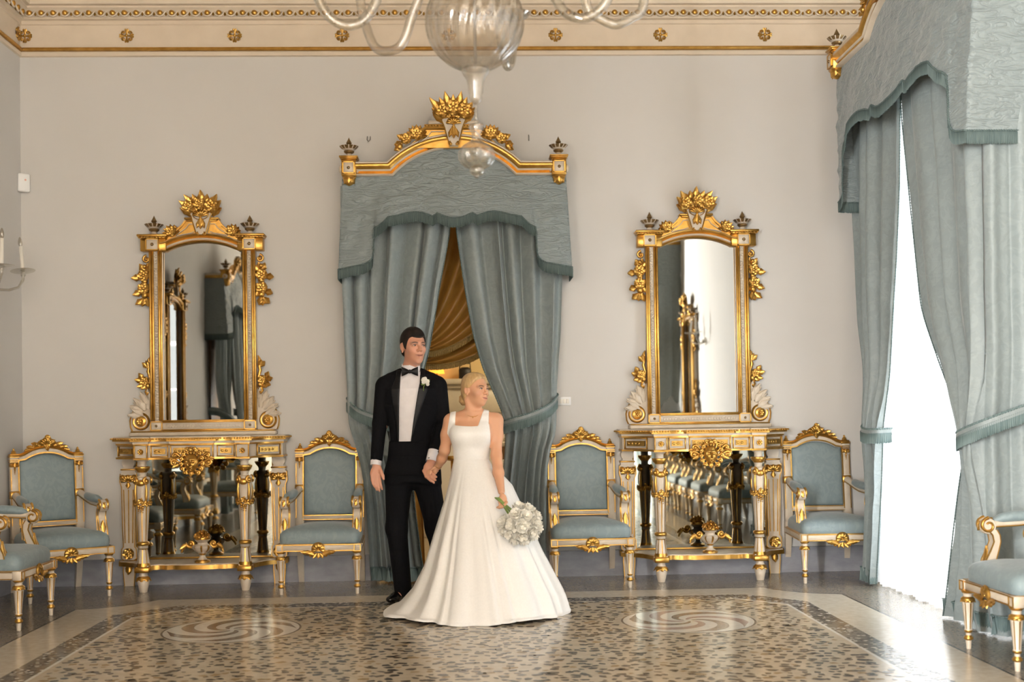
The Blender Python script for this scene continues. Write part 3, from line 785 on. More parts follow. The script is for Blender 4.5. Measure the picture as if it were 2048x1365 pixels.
        for x in (xs[0], xs[1]):
            b.tube([(x, y, z) for y, z in yz], [.010 * (1 - .4 * i / 21) for i in range(22)], 6, 1)
        b.lathe([(.0, -.027), (.04, -.027), (.043, -.01), (.043, .01), (.04, .027), (0, .027)], 24, 0, T(sx * .262, -.205, .648) @ R(pi / 2, 'Y'))
        b.leaf(.085, .03, .35, lobes=3, mi=1, X=T(sx * .262, -.175, .692) @ R(radians(88), 'X') @ I4)
        b.leaf(.05, .026, .15, lobes=3, mi=1, X=T(sx * .262, -.238, .672) @ R(pi, 'Y'))
        # arm bar back to the post
        bar = [(-.18, .665), (-.12, .668), (-.04, .672), (.06, .688), (.16, .712), (.255, .735)]
        b.tube([(sx * (.262 - .03 * i / 5), y, z - .01) for i, (y, z) in enumerate(bar)], [.024, .02, .02, .02, .022, .026], 8, 0, flat=1.1)
        b.tube([(sx * (.262 - .03 * i / 5) - sx * .022, y, z - .022) for i, (y, z) in enumerate(bar)], .004, 5, 1)
        b.tube([(sx * (.262 - .03 * i / 5) + sx * .022, y, z - .022) for i, (y, z) in enumerate(bar)], .004, 5, 1)
        ar = b.build('arm', GC, t)
        b = MB(); pd = [(-.165, .685), (-.13, .698), (-.08, .706), (-.02, .708), (.04, .712), (.10, .722), (.13, .718)]
        b.tube([(sx * (.260 - .022 * i / 6), y, z - .012) for i, (y, z) in enumerate(pd)], [.012, .026, .03, .031, .03, .026, .012], 12, 0, flat=1.1)
        b.build('arm_pad', 'seat', ar, 'small blue damask arm pad')
    return t
chair = build_chair()
CH = 'gilded blue armchairs'
def place(o, x, y, deg): o.location = (x, y, 0); o.rotation_euler = (0, 0, radians(deg))
place(chair, -1.075, -.345, -1.5); chair['label'] = 'gilded blue armchair between the dark-side console and the groom'; chair['group'] = CH
dup(chair, (-3.013 + .0, -.426, 0), radians(34), 'gilded blue armchair turned at an angle in the back corner by the sconce', CH)
dup(chair, (-3.055, -1.612, 0), radians(90), 'gilded blue armchair against the left wall, cut by the picture edge', CH)
dup(chair, (.888, -.322, 0), radians(1.5), 'gilded blue armchair between the doorway drape and the sunlit console', CH)
dup(chair, (2.742, -.302, 0), radians(-.5), 'gilded blue armchair between the sunlit console and the window drape', CH)
dup(chair, (2.935, -3.31, 0), radians(-90), 'nearest gilded blue armchair, in front of the window drape', CH)
for y, w in ((-4.4, 'first'), (-5.2, 'second'), (-6.0, 'third'), (-6.8, 'fourth')): dup(chair, (2.95, y, 0), radians(-90), w + ' armchair from the bright window in the row reflected by the sunlit console', 'armchairs reflected in the console mirrors')
for y, w in ((-3.15, 'nearer the corner'), (-5.85, 'nearer the side doorway')): dup(chair, (-3.06, y, 0), radians(90), 'armchair reflected by the shadier console, ' + w, 'armchairs reflected in the console mirrors')

# ---------------------------------------------------------------- console table
def mirror_pts(h): return [(-x, y) for x, y in h[::-1] if x > 1e-6]
def console_outline(d=0.):
    h = [(0, -.455 - d), (.165 + d, -.455 - d), (.165 + d, -.44 - d), (.20, -.428 - d), (.25, -.424 - d), (.315 - d, -.43 - d), (.315 - d, -.465 - d), (.428 + d, -.465 - d), (.428 + d, -.40 - d),
         (.455 + d, -.335 - d), (.50 + d, -.275 - d), (.55 + d, -.235 - d), (.612 + d, -.205 - d), (.635 + d, -.195 - d), (.635 + d, 0)]
    return mirror_pts(h) + h
def build_console():
    t = thing('console_table', 'x', 'console table')
    b = MB(); b.slab(console_outline(.0), 1.095, 1.112, 0); b.slab(console_outline(.016), 1.112, 1.124, 1); b.slab(console_outline(.024), 1.124, 1.138, 1); b.slab(console_outline(.010), 1.138, 1.146, 0)
    top = b.build('tabletop', ['cream', 'gold', 'oldgold'], t)
    b = MB(); o = console_outline(.026); nb = 0
    for i in range(len(o) - 1):
        (xa, ya), (xb, yb) = o[i], o[i + 1]; ll = math.hypot(xb - xa, yb - ya); k = max(1, int(ll / .019))
        for j in range(k): b.ball((xa + (xb - xa) * (j + .5) / k, ya + (yb - ya) * (j + .5) / k, 1.131), (.008, .006, .007), 6, 4)
    b.build('carved_edge', 'gold', top)
    b = MB(); b.slab(console_outline(-.012), .992, 1.095, 0); b.slab(console_outline(-.004), .978, .992, 1); b.slab(console_outline(-.004), 1.083, 1.096, 1)
    ap = b.build('apron', GC, t)
    def panel(x0, x1, y, z0, z1, X=None, inner=True):
        b = MB(); fr = .008
        for (a, c, e, g) in ((x0, x1, z0, z0 + fr), (x0, x1, z1 - fr, z1), (x0, x0 + fr, z0, z1), (x1 - fr, x1, z0, z1)): b.box(a, c, y - .008, y + .01, e, g, 1, X, bev=.002)
        if inner:
            b.box(x0 + .024, x1 - .024, y - .005, y + .01, z0 + .024, z1 - .024, 2, X)
            for k in range(max(1, int((x1 - x0 - .06) / .03))): b.ball((x0 + .04 + .03 * k, y - .005, (z0 + z1) / 2), (.012, .005, .009), 8, 5, 2, X)
        return b.build('frieze_panel', ['cream', 'gold', 'oldgold'], ap)
    panel(-.158, .158, -.448, .992, 1.088)
    for sx in (-1, 1):
        x0, x1 = sorted((sx * .178, sx * .308)); panel(x0, x1, -.423, .995, 1.082)
        x0, x1 = sorted((sx * .322, sx * .42)); panel(x0, x1, -.456, .985, 1.09, inner=False)
        b = MB(); b.rosette(.022, 8, 0, T(sx * .371, -.456, 1.037), layers=1, core=.5); b.build('stud', 'gold', ap)
        an = atan2(-.205 + .335, .612 - .455); ln = math.hypot(.13, .157); cxm, cym = sx * .533, -.263
        b = panel(-ln / 2, ln / 2, 0, .995, 1.082, T(cxm, cym, 0) @ R(sx * an, 'Z'))
    # mask
    b = MB(); n1, n2 = 40, 36; v = []
    def g(x, z, cx, cz, s1, s2): return math.exp(-((x - cx) / s1) ** 2 - ((z - cz) / s2) ** 2)
    for j in range(n2 + 1):
        for i in range(n1 + 1):
            u = -1 + 2 * i / n1; w = -1 + 2 * j / n2
            x = u * sqrt(max(0, 1 - .5 * w * w)); z = w * sqrt(max(0, 1 - .5 * u * u)); rr = min(1, x * x + z * z)
            y = sqrt(max(0, 1 - rr))
            nx = x * (1 - .25 * max(0, -z)); d = .8 * y
            d += .42 * g(nx, z, 0, -.12, .11, .17) + .16 * g(nx, z, 0, .18, .09, .22) + .14 * g(nx, z, 0, -.43, .20, .06) + .12 * g(nx, z, 0, -.58, .16, .06) + .18 * g(nx, z, 0, -.82, .2, .13) - .10 * g(nx, z, 0, -.50, .22, .03)
            d += .12 * g(nx, z, 0, .36, .5, .08)
            for sx in (-1, 1): d += -.24 * g(nx, z, sx * .34, .14, .18, .09) + .10 * g(nx, z, sx * .34, .13, .11, .05) + .10 * g(nx, z, sx * .42, -.22, .2, .18)
            v.append((nx * .056, -d * .052, z * .072))
    b.gridv(v, n1, n2, 0, T(0, -.468, .952))
    for i in range(13):     # wavy hair: thick locks curling away from the face
        a = -.30 * pi + (i / 12) * 1.6 * pi; c_, s_ = cos(a), sin(a); dr = 1 if c_ > 0 else -1
        rx, rz = .062 * c_, .078 * s_
        b.scroll((rx * 1.28, .955 + rz * 1.22), .017, 1.1, a + pi * .5, .0105, -dr, 0, y=-.472, n=7, lead=[(rx * .72, .955 + rz * .80), (rx * .95, .955 + rz * 1.02)])
    for sx in (-1, 1):
        b.scroll((sx * .118, 1.005), .020, 1.2, pi * .5 + sx * .6, .011, -sx, 0, y=-.466, n=7, lead=[(sx * .06, .99), (sx * .085, 1.0)])
        b.scroll((sx * .128, .955), .024, 1.3, pi * .5, .012, -sx, 0, y=-.466, n=7, lead=[(sx * .07, .945), (sx * .10, .965)])
        b.leaf(.06, .022, .1, lobes=2, mi=0, X=T(sx * .085, -.464, .945) @ R(sx * 2.0, 'Y')); b.ball((sx * .152, -.47, .975), .012, 8, 6)
    b.ball((0, -.492, 1.048), (.020, .016, .016), 10, 8)
    for sx in (-1, 1): b.scroll((sx * .024, 1.056), .016, 1.1, -pi / 2, .009, sx, 0, y=-.478, n=7)
    b.leaf(.045, .026, .25, lobes=2, mi=0, X=T(0, -.474, .893) @ R(pi, 'Y'))
    b.build('carved_mask', 'gold', t, 'gilded face mask with wavy hair')
    # front legs
    for sx in (-1, 1):
        b = MB(); X = T(sx * .375, -.40, 0)
        pr = [(.044, .98, 0), (.048, .972, 0), (.031, .962, 0), (.030, .94, 0), (.032, .93, 1), (.056, .925, 1), (.058, .918, 1), (.046, .90, 1), (.034, .885, 0), (.029, .87, 0), (.029, .855, 0), (.05, .85, 0), (.054, .84, 0), (.052, .80, 0),
              (.050, .70, 'f'), (.047, .62, 'f'), (.033, .375, 1), (.046, .368, 1), (.047, .352, 1), (.036, .344, 0), (.036, .325, 1), (.032, .318, 'f'), (.034, .31, 'f'), (.045, .215, 1), (.05, .2, 1), (.05, .19, 1), (.04, .185, 0)]
        b.lathe(pr, 32, 0, X, alt=1, flute=.1)
        b.box(sx * .375 - .053, sx * .375 + .053, -.453, -.347, .147, .186, 1, bev=.004)
        b.lathe([(.03, .15, 0), (.03, .128, 0), (.034, .118, 1), (.05, .104, 1), (.052, .096, 1), (.044, .09, 0), (.046, .086, 0), (.027, 0, 0), (0, 0, 0)], 24, 0, X)
        for i in range(8): b.leaf(.028, .014, .4, lobes=0, mi=1, X=X @ R(2 * pi * i / 8, 'Z') @ T(0, -.044, .108) @ R(pi, 'Y'), n=4)
        for i in range(10): b.leaf(.03, .013, .3, lobes=0, mi=1, X=X @ R(2 * pi * i / 10, 'Z') @ T(0, -.045, .90), n=4)
        lg = b.build('front_leg', GC, t)
        b = MB()
        for a in (-.7, .7, 2.4, -2.4, 0):
            Xa = X @ R(a, 'Z')
            if a: b.scroll((0, .822), .024, 1.3, pi / 2, .012, 1 if a > 0 else -1, 0, X=Xa, y=-.06, n=7); b.tube([(0, -.058, .80), (0, -.064, .75), (0, -.06, .70), (0, -.058, .66)], [.006, .01, .012, .004], 6, 0, Xa)
            else: b.ball((0, -.052, .808), (.034, .018, .024), 12, 8, 0, Xa)
        for k in range(14):
            a = 2 * pi * k / 14; zz = .675 - .022 * abs(sin(a * 2)); b.rosette(.021, 5, 0, X @ R(a, 'Z') @ T(0, -.054, zz) @ R(k, 'Y'), layers=1)
        for k in range(10): b.ball((0, -.055, .64 - .006 * k), .012 - .001 * k, 6, 5, 0, X @ R(.3 * (k % 3 - 1), 'Z'))
        b.build('gilt_garland', 'gold', lg)
    # flat pilasters against the wall
    for sx in (-1, 1):
        b = MB(); c = sx * .572
        prof = [(.038, .98), (.05, .955), (.048, .935), (.036, .91), (.052, .90), (.056, .89), (.05, .872), (.062, .862), (.066, .80), (.052, .76), (.048, .45), (.042, .30), (.055, .285), (.058, .215), (.04, .20), (.045, .12), (.036, .0)]
        pl = [(c - h, z) for h, z in prof] + [(c + h, z) for h, z in prof[::-1]]
        b.prism(pl, -.075, -.0, 0)
        b.box(c - .058, c + .058, -.084, 0, .888, .90, 1, bev=.003); b.box(c - .07, c + .07, -.10, 0, .165, .2, 1, bev=.003)
        for d in (-.036, 0, .036): b.tube([(c + d, -.077, .74), (c + d * .8, -.077, .33)], .0045, 5, 1)
        for d in (-1, 1): b.tube([(c + d * h, -.075, z) for h, z in prof[7:]], .0045, 5, 1)
        pl_ = b.build('rear_leg', GC, t)
        b = MB(); b.shell(.052, 7, 3.4, 0, T(c, -.078, .80))
        for d in (-1, 1): b.scroll((c + d * .042, .835), .02, 1.4, -pi / 2, .009, d, 0, y=-.08, n=6)
        b.leaf(.05, .024, .2, lobes=2, mi=0, X=T(c, -.08, .795) @ R(pi, 'Y')); b.build('shell_capital', 'gold', pl_)
        b = MB(); b.rosette(.045, 7, 0, T(c, -.078, .25)); b.build('gilt_rosette', 'gold', pl_)
        b = MB(); b.leaf(.08, .035, .25, lobes=3, mi=0, X=T(c, -.078, .165) @ R(pi, 'Y')); b.build('acanthus_leaf', 'gold', pl_)
    # stretcher shelf
    h = [(0, -.39), (.10, -.395), (.14, -.385), (.17, -.37), (.20, -.385), (.23, -.37), (.28, -.355), (.335, -.39), (.335, -.445), (.415, -.445), (.42, -.37), (.46, -.27), (.51, -.19), (.58, -.14), (.64, -.11), (.64, -.01)]
    o = mirror_pts(h) + h
    b = MB(); b.slab(o, .158, .19, 1); b.slab([(x * .985, y * .975) for x, y in o], .19, .197, 0); sh = b.build('stretcher_shelf', ['cream', 'gold'], t)
    b = MB(); b.box(-.52, .52, -.03, -.012, .2, .98); b.build('mirror_panel', 'oldmirror', t, 'old mirror glass at the back of the console')
    b = MB()
    for (x0, x1, z0, z1) in ((-.53, .53, .197, .212), (-.53, -.515, .2, .98), (.515, .53, .2, .98)): b.box(x0, x1, -.036, -.008, z0, z1, bev=.003)
    b.build('mirror_bead', 'gold', t)
    # urn on the shelf
    u = thing('flower_urn', 'x', 'urn'); u.location = (0, 0, .197)
    b = MB(); b.lathe([(.058, 0, 1), (.058, .012, 1), (.04, .022, 0), (.022, .035, 0), (.02, .055, 1), (.028, .062, 1), (.028, .068, 0), (.045, .078, 'f'), (.07, .10, 'f'), (.078, .118, 'f'), (.066, .13, 0), (.04, .136, 0), (.036, .15, 0), (.052, .164, 0), (.058, .17, 0), (.05, .172, 0), (0, .172, 0)], 32, 0, alt=1, flute=.06)
    b.build('bowl', GC, u)
    for sx in (-1, 1):
        b = MB(); b.scroll((sx * .085, .14), .032, 1.4, pi * (.5 - sx * .5), .014, -sx, 0, lead=[(sx * .155, .075), (sx * .15, .095), (sx * .13, .12)], n=8); b.leaf(.07, .022, .2, lobes=3, mi=0, X=T(sx * .11, -.008, .14) @ R(sx * 2.2, 'Y')); b.build('handle', 'gold', u)
    b = MB()
    for k in range(16):
        a = k * 2.4; r = .05 * sqrt((k + .5) / 16); b.rosette(.024, 6, 0, T(r * cos(a), r * sin(a) - .01, .185 + .035 * (1 - (r / .05) ** 2)) @ R(k * 1.1, 'Z') @ R(-.9 + .5 * (r / .05), 'X') , layers=2)
    b.ball((0, 0, .18), (.055, .055, .035), 14, 8); b.build('carved_flowers', 'gold', u)
    return t, u
consoleL, urnL = build_console()
consoleL.location = (-2.035, YB, 0); consoleL['label'] = 'cream and gold console table in the shadier half, left of the groom'; consoleL['group'] = 'matching console tables'
urnL.location = (-2.035 + .03, YB - .27, .197); urnL['label'] = 'cream urn of gilded flowers on the shadier console shelf'; urnL['category'] = 'urn'; urnL['group'] = 'matching flower urns'
dup(consoleL, (1.815, YB, 0), 0, 'cream and gold console table in the sunlit half, near the window', 'matching console tables')
dup(urnL, (1.84, YB - .27, .197), 0, 'cream urn of gilded flowers on the sunlit console shelf', 'matching flower urns')

# ---------------------------------------------------------------- pier mirror
def vase_finial(b, X, s=1.):
    b.lathe([(.036 * s, 0, 0), (.036 * s, .008 * s, 0), (.022 * s, .014 * s, 0), (.02 * s, .024 * s, 2), (.036 * s, .034 * s, 2), (.04 * s, .044 * s, 2), (.032 * s, .05 * s, 0), (.05 * s, .060 * s, 'f'), (.066 * s, .074 * s, 'f'), (.072 * s, .082 * s, 2), (.05 * s, .086 * s, 2), (.02 * s, .09 * s, 2), (.014 * s, .098 * s, 2), (.022 * s, .106 * s, 2), (.018 * s, .114 * s, 2), (.006 * s, .138 * s, 2), (0, .152 * s, 2)], 48, 2, X, alt=0, flute=.035)
def build_mirror():
    t = thing('pier_mirror', 'x', 'mirror'); Z0 = 1.13
    def nb(): b = MB(); b.M = T(0, 0, -Z0); return b
    G3 = ['cream', 'gold', 'darkmetal']
    gp = [(-.318, 1.235), (.318, 1.235), (.318, 2.545)] + arch(.29, 2.562, .072, 20)[::-1] + [(-.318, 2.545)]
    b = nb(); b.prism(gp, -.035, -.02, 0); b.build('mirror_glass', 'mirror', t)
    b = nb(); b.box(-.40, .40, -.018, 0, 1.15, 2.62); b.build('back_board', 'darkmetal', t)
    b = nb()
    b.box(-.555, .555, -.13, 0, 1.13, 1.16, 0, bev=.006); b.box(-.545, .545, -.12, 0, 1.16, 1.17, 1, bev=.003); b.build('base', GC, t)
    b = nb()    # bottom rail
    b.box(-.40, .40, -.075, 0, 1.17, 1.243, 0, bev=.003)
    for z in (1.176, 1.236): b.box(-.31, .31, -.084, -.07, z - .005, z + .005, 1, bev=.002)
    b.box(-.315, .315, -.088, -.03, 1.24, 1.252, 1, bev=.003)
    for k in range(26): b.lathe([(.011, -.003), (.013, .0), (.011, .003)], 10, 0, T(-.275 + .022 * k, -.076, 1.205) @ R(pi / 2, 'X'))
    for sx in (-1, 1):
        c = sx * .357; b.box(c - .047, c + .047, -.088, 0, 1.172, 1.244, 0, bev=.004)
        for (x0, x1, z0, z1) in ((-.047, .047, 1.172, 1.18), (-.047, .047, 1.236, 1.244), (-.047, -.039, 1.172, 1.244), (.039, .047, 1.172, 1.244)): b.box(c + x0, c + x1, -.094, -.08, z0, z1, 1)
        b.ball((c, -.092, 1.208), .01, 10, 6, 2)
    b.build('bottom_rail', G3, t)
    for sx in (-1, 1):      # side columns
        b = nb(); c = sx * .357
        b.box(c - .048, c + .048, -.06, 0, 1.244, 2.56, 0)
        for d, w, h in ((-.041, .008, .080), (-.024, .009, .07), (.041, .008, .080), (.024, .009, .07)): b.box(c + d - w, c + d + w, -h, -.05, 1.246, 2.556, 1, bev=.003)
        for k in range(59): b.ball((c, -.06, 1.262 + .022 * k), (.013, .010, .0105), 8, 5, 0)
        b.build('side_column', GC, t)
        b = nb(); c = sx * .37      # corner block and cap
        b.box(c - .098, c + .098, -.085, 0, 2.556, 2.652, 1, bev=.004); b.box(c - .052, c + .046, -.10, 0, 2.562, 2.648, 0, bev=.004)
        for (x0, x1, z0, z1) in ((-.053, .047, 2.56, 2.568), (-.053, .047, 2.642, 2.65), (-.053, -.045, 2.56, 2.65), (.039, .047, 2.56, 2.65)): b.box(c + x0, c + x1, -.106, -.09, z0, z1, 1)
        b.ball((c - .003, -.104, 2.605), .013, 12, 8, 2)
        b.box(c - .106, c + .106, -.115, 0, 2.652, 2.664, 1, bev=.003); b.box(c - .115, c + .115, -.125, 0, 2.664, 2.682, 1, bev=.004)
        for k in range(9): b.ball((c - .10 + .025 * k, -.122, 2.659), .007, 6, 4, 1)
        cb = b.build('corner_block', G3, t)
        b = nb(); vase_finial(b, T(c - .003 * sx, -.06, 2.682)); b.build('finial', G3, cb)
    # arched head
    b = nb(); path = [(-.31, 2.556)] + arch(.275, 2.562, .066, 20) + [(.31, 2.556)]
    b.sweep(path, [(-.004, .03), (-.004, .07), (.006, .078), (.014, .066), (.022, .06), (.030, .066), (.038, .062), (.05, .084), (.06, .088), (.066, .08), (.066, .0)], 1, mats=[1, 1, 1, 0, 0, 1, 1, 1, 0, 1])
    hd = [(-.27, 2.62)] + [(x, z + .045) for x, z in arch(.23, 2.60, .05, 12)] + [(.27, 2.62)]
    up_ = [(.27, 2.66), (.20, 2.70), (.15, 2.745), (.125, 2.78), (.115, 2.795), (-.115, 2.795), (-.125, 2.78), (-.15, 2.745), (-.20, 2.70), (-.27, 2.66)]
    b.prism(hd + up_, -.06, 0, 1)
    b.sweep([(-.27, 2.672), (-.20, 2.712), (-.15, 2.757), (-.125, 2.792)], [(-.006, 0), (-.006, .074), (.006, .074), (.006, 0)], 1)
    b.sweep([(.125, 2.792), (.15, 2.757), (.20, 2.712), (.27, 2.672)], [(-.006, 0), (-.006, .074), (.006, .074), (.006, 0)], 1)
    for z, w in ((2.785, .118), (2.80, .132)): b.box(-w, w, -.085, 0, z, z + .014, 1, bev=.003)
    for sx in (-1, 1): b.tube([(sx * .06, -.066, 2.765), (sx * .1, -.066, 2.765), (sx * .12, -.066, 2.735), (sx * .17, -.066, 2.70), (sx * .2, -.066, 2.675), (sx * .09, -.066, 2.695), (sx * .06, -.066, 2.705)], .004, 5, 0)
    hdo = b.build('arched_head', GC, t)
    b = nb()    # keystone with shell
    ks = [(-.035, 2.68), (.035, 2.68), (.05, 2.73), (.075, 2.82), (.088, 2.85), (-.088, 2.85), (-.075, 2.82), (-.05, 2.73)]
    b.prism(ks, -.10, 0, 0)
    for sx in (-1, 1):
        b.tube([(sx * x, -.102, z) for x, z in ks[1:5]], .005, 6, 1); b.scroll((sx * .022, 2.683), .014, 1.1, pi / 2, .006, -sx, 1, y=-.103, n=6)
    b.build('keystone', GC, hdo)
    for sx, ln, w_, z in ((0, .09, .03, 2.805), (-1, .07, .018, 2.79), (1, .07, .018, 2.79)):
        b = nb(); b.leaf(ln, w_, .1, lobes=2, mi=0, X=T(sx * .012, -.109, z) @ R(pi - sx * .25, 'Y')); b.build('acanthus_leaf', 'gold', hdo)
    b = nb(); b.shell(.055, 7, 2.8, 0, T(0, -.108, 2.81))
    b.lathe([(.058, -.006), (.064, 0), (.058, .006)], 20, 0, T(0, -.11, 2.83) @ R(pi / 2, 'X') @ SC(1, .62, 1)); b.build('gilt_shell', 'gold', hdo)
    b = nb(); b.bouquet(.195, .15, 4, 0, T(0, -.07, 2.838), 9, 3); b.build('carved_crest', 'gold', t, 'gilded crest of carved flowers and leaves')
    for sx in (-1, 1):
        b = nb(); X = T(sx * .235, -.055, 2.70)
        b.rosette(.042, 6, 0, X @ T(0, -.02, .008)); 
        for k in range(7): b.leaf(.07, .022, .2, lobes=3, mi=0, X=X @ R(-1.6 + .5 * k, 'Y'))
        b.leaf(.09, .02, .15, lobes=3, mi=0, X=X @ T(sx * .02, 0, -.01) @ R(sx * 2.0, 'Y')); b.ball((sx * .05, -.02, -.012), .014, 8, 6, 0, X); b.ball((-sx * .03, -.02, .04), .014, 8, 6, 0, X)
        b.build('carved_spray', 'gold', t)
        b = nb(); X = T(0, -.03, 0)      # hanging flowers beside the column head
        c = sx * .447; w = .066
        b.scroll((c - sx * .012, 2.50), .03, 1.3, pi / 2, .010, -sx, 0, X=X, n=7); b.leaf(.06, .02, .2, lobes=2, mi=0, X=X @ T(c - sx * .02, 0, 2.47) @ R(pi, 'Y')); b.ball((c, -.02, 2.44), .018, 8, 6, 0, X)
        b.foliage([(c, 2.40, sx * .5), (c - sx * .015, 2.40, -sx * .9), (c + sx * .005, 2.37, 'r'), (c + sx * .03, 2.36, sx * 1.7), (c, 2.33, 'b'), (c - sx * .01, 2.30, -sx * 2.2), (c + sx * .005, 2.27, 'r'), (c + sx * .025, 2.25, sx * 2.0), (c - sx * .02, 2.25, -sx * 2.4), (c, 2.22, 'b'), (c, 2.20, pi + .25), (c - sx * .01, 2.195, pi - .35), (c + sx * .012, 2.19, pi - sx * .9)], w, 3, 0, X)
        b.build('flower_drop', 'gold', t)
        b = nb()
        b.tube([(sx * .412, -.03, 1.745), (sx * .425, -.034, 1.72), (sx * .418, -.034, 1.68), (sx * .43, -.034, 1.63), (sx * .415, -.034, 1.58), (sx * .425, -.034, 1.5)], [.004, .012, .01, .014, .012, .01], 7, 0)
        b.foliage([(sx * .425, 1.66, sx * .3), (sx * .43, 1.66, sx * .8), (sx * .45, 1.555, 'r'), (sx * .475, 1.555, sx * 1.3), (sx * .47, 1.57, sx * .5), (sx * .44, 1.53, sx * 2.3), (sx * .46, 1.53, sx * 1.9), (sx * .435, 1.50, pi), (sx * .43, 1.52, 'b')], .052, 5, 0, T(0, -.03, 0)); b.build('leaf_spray', 'gold', t)
        # acanthus bracket with a rosette boss
        b = nb(); X = T(0, -.02, 0)
        br = [(.405, 1.17), (.555, 1.17), (.568, 1.20), (.572, 1.25), (.56, 1.30), (.535, 1.34), (.50, 1.38), (.46, 1.42), (.43, 1.47), (.405, 1.50)]
        pl = [(sx * x, z) for x, z in br]; b.prism(pl if sx > 0 else pl[::-1], -.03, 0, 0)
        for k, (x, z, a, l) in enumerate(((.425, 1.40, .05, .10), (.44, 1.38, .45, .11), (.46, 1.35, .8, .115), (.475, 1.32, 1.1, .11), (.49, 1.285, 1.4, .095), (.45, 1.33, .6, .10), (.43, 1.34, .1, .11), (.47, 1.29, 1.0, .10))):
            b.leaf(l, .034, .18, lobes=2, mi=0, X=X @ T(sx * x, -.006 * (k % 3) - .01, z) @ R(sx * a, 'Y'), n=10)
            b.tube([(sx * x, -.034 - .006 * (k % 3), z), (sx * (x + l * .5 * sin(a)), -.040 - .006 * (k % 3), z + l * .5 * cos(a)), (sx * (x + l * .95 * sin(a)), -.05, z + l * .92 * cos(a))], [.005, .004, .002], 6, 1)
        for (x, z) in ((.545, 1.355), (.52, 1.395), (.475, 1.445), (.565, 1.30)): b.scroll((sx * x, z), .018, 1.1, 0 if sx > 0 else pi, .009, -sx, 0, y=-.04, n=7)
        b.tube([(sx * x, -.034, z) for x, z in br[1:]], .006, 6, 1)
        b.lathe([(.07, -.005, 0), (.068, .008, 1), (.06, .016, 1), (.05, .010, 0), (.042, .014, 1), (.034, .022, 1), (.0, .022, 1)], 28, 0, T(sx * .487, -.03, 1.245) @ R(pi / 2, 'X'))
        b.rosette(.024, 8, 1, T(sx * .487, -.056, 1.245), layers=1, core=.5); b.build('scroll_bracket', GC, t)
    return t
mirL = build_mirror(); mirL.location = (-2.03, YB, 1.147); mirL['label'] = 'tall gilded pier mirror over the shadier console, reflecting a blue drape'; mirL['group'] = 'matching pier mirrors'
dup(mirL, (1.815, YB, 1.147), 0, 'tall gilded pier mirror over the sunlit console, near the window', 'matching pier mirrors')
# the furniture that the two mirrors show: more mirrors on the side walls
dup(mirL, (XL, -4.55, 1.147), pi / 2, 'gilded pier mirror on the side wall, seen in the shadier mirror', 'pier mirrors on the side walls')
dup(consoleL, (XL, -4.55, 0), pi / 2, 'console table on the side wall, seen in the shadier mirror', 'console tables on the side walls')
dup(mirL, (XR, -7.95, 1.147), -pi / 2, 'gilded pier mirror on the window wall, seen in the sunlit mirror', 'pier mirrors on the side walls')
dup(consoleL, (XR, -7.95, 0), -pi / 2, 'console table on the window wall, seen in the sunlit mirror', 'console tables on the side walls')
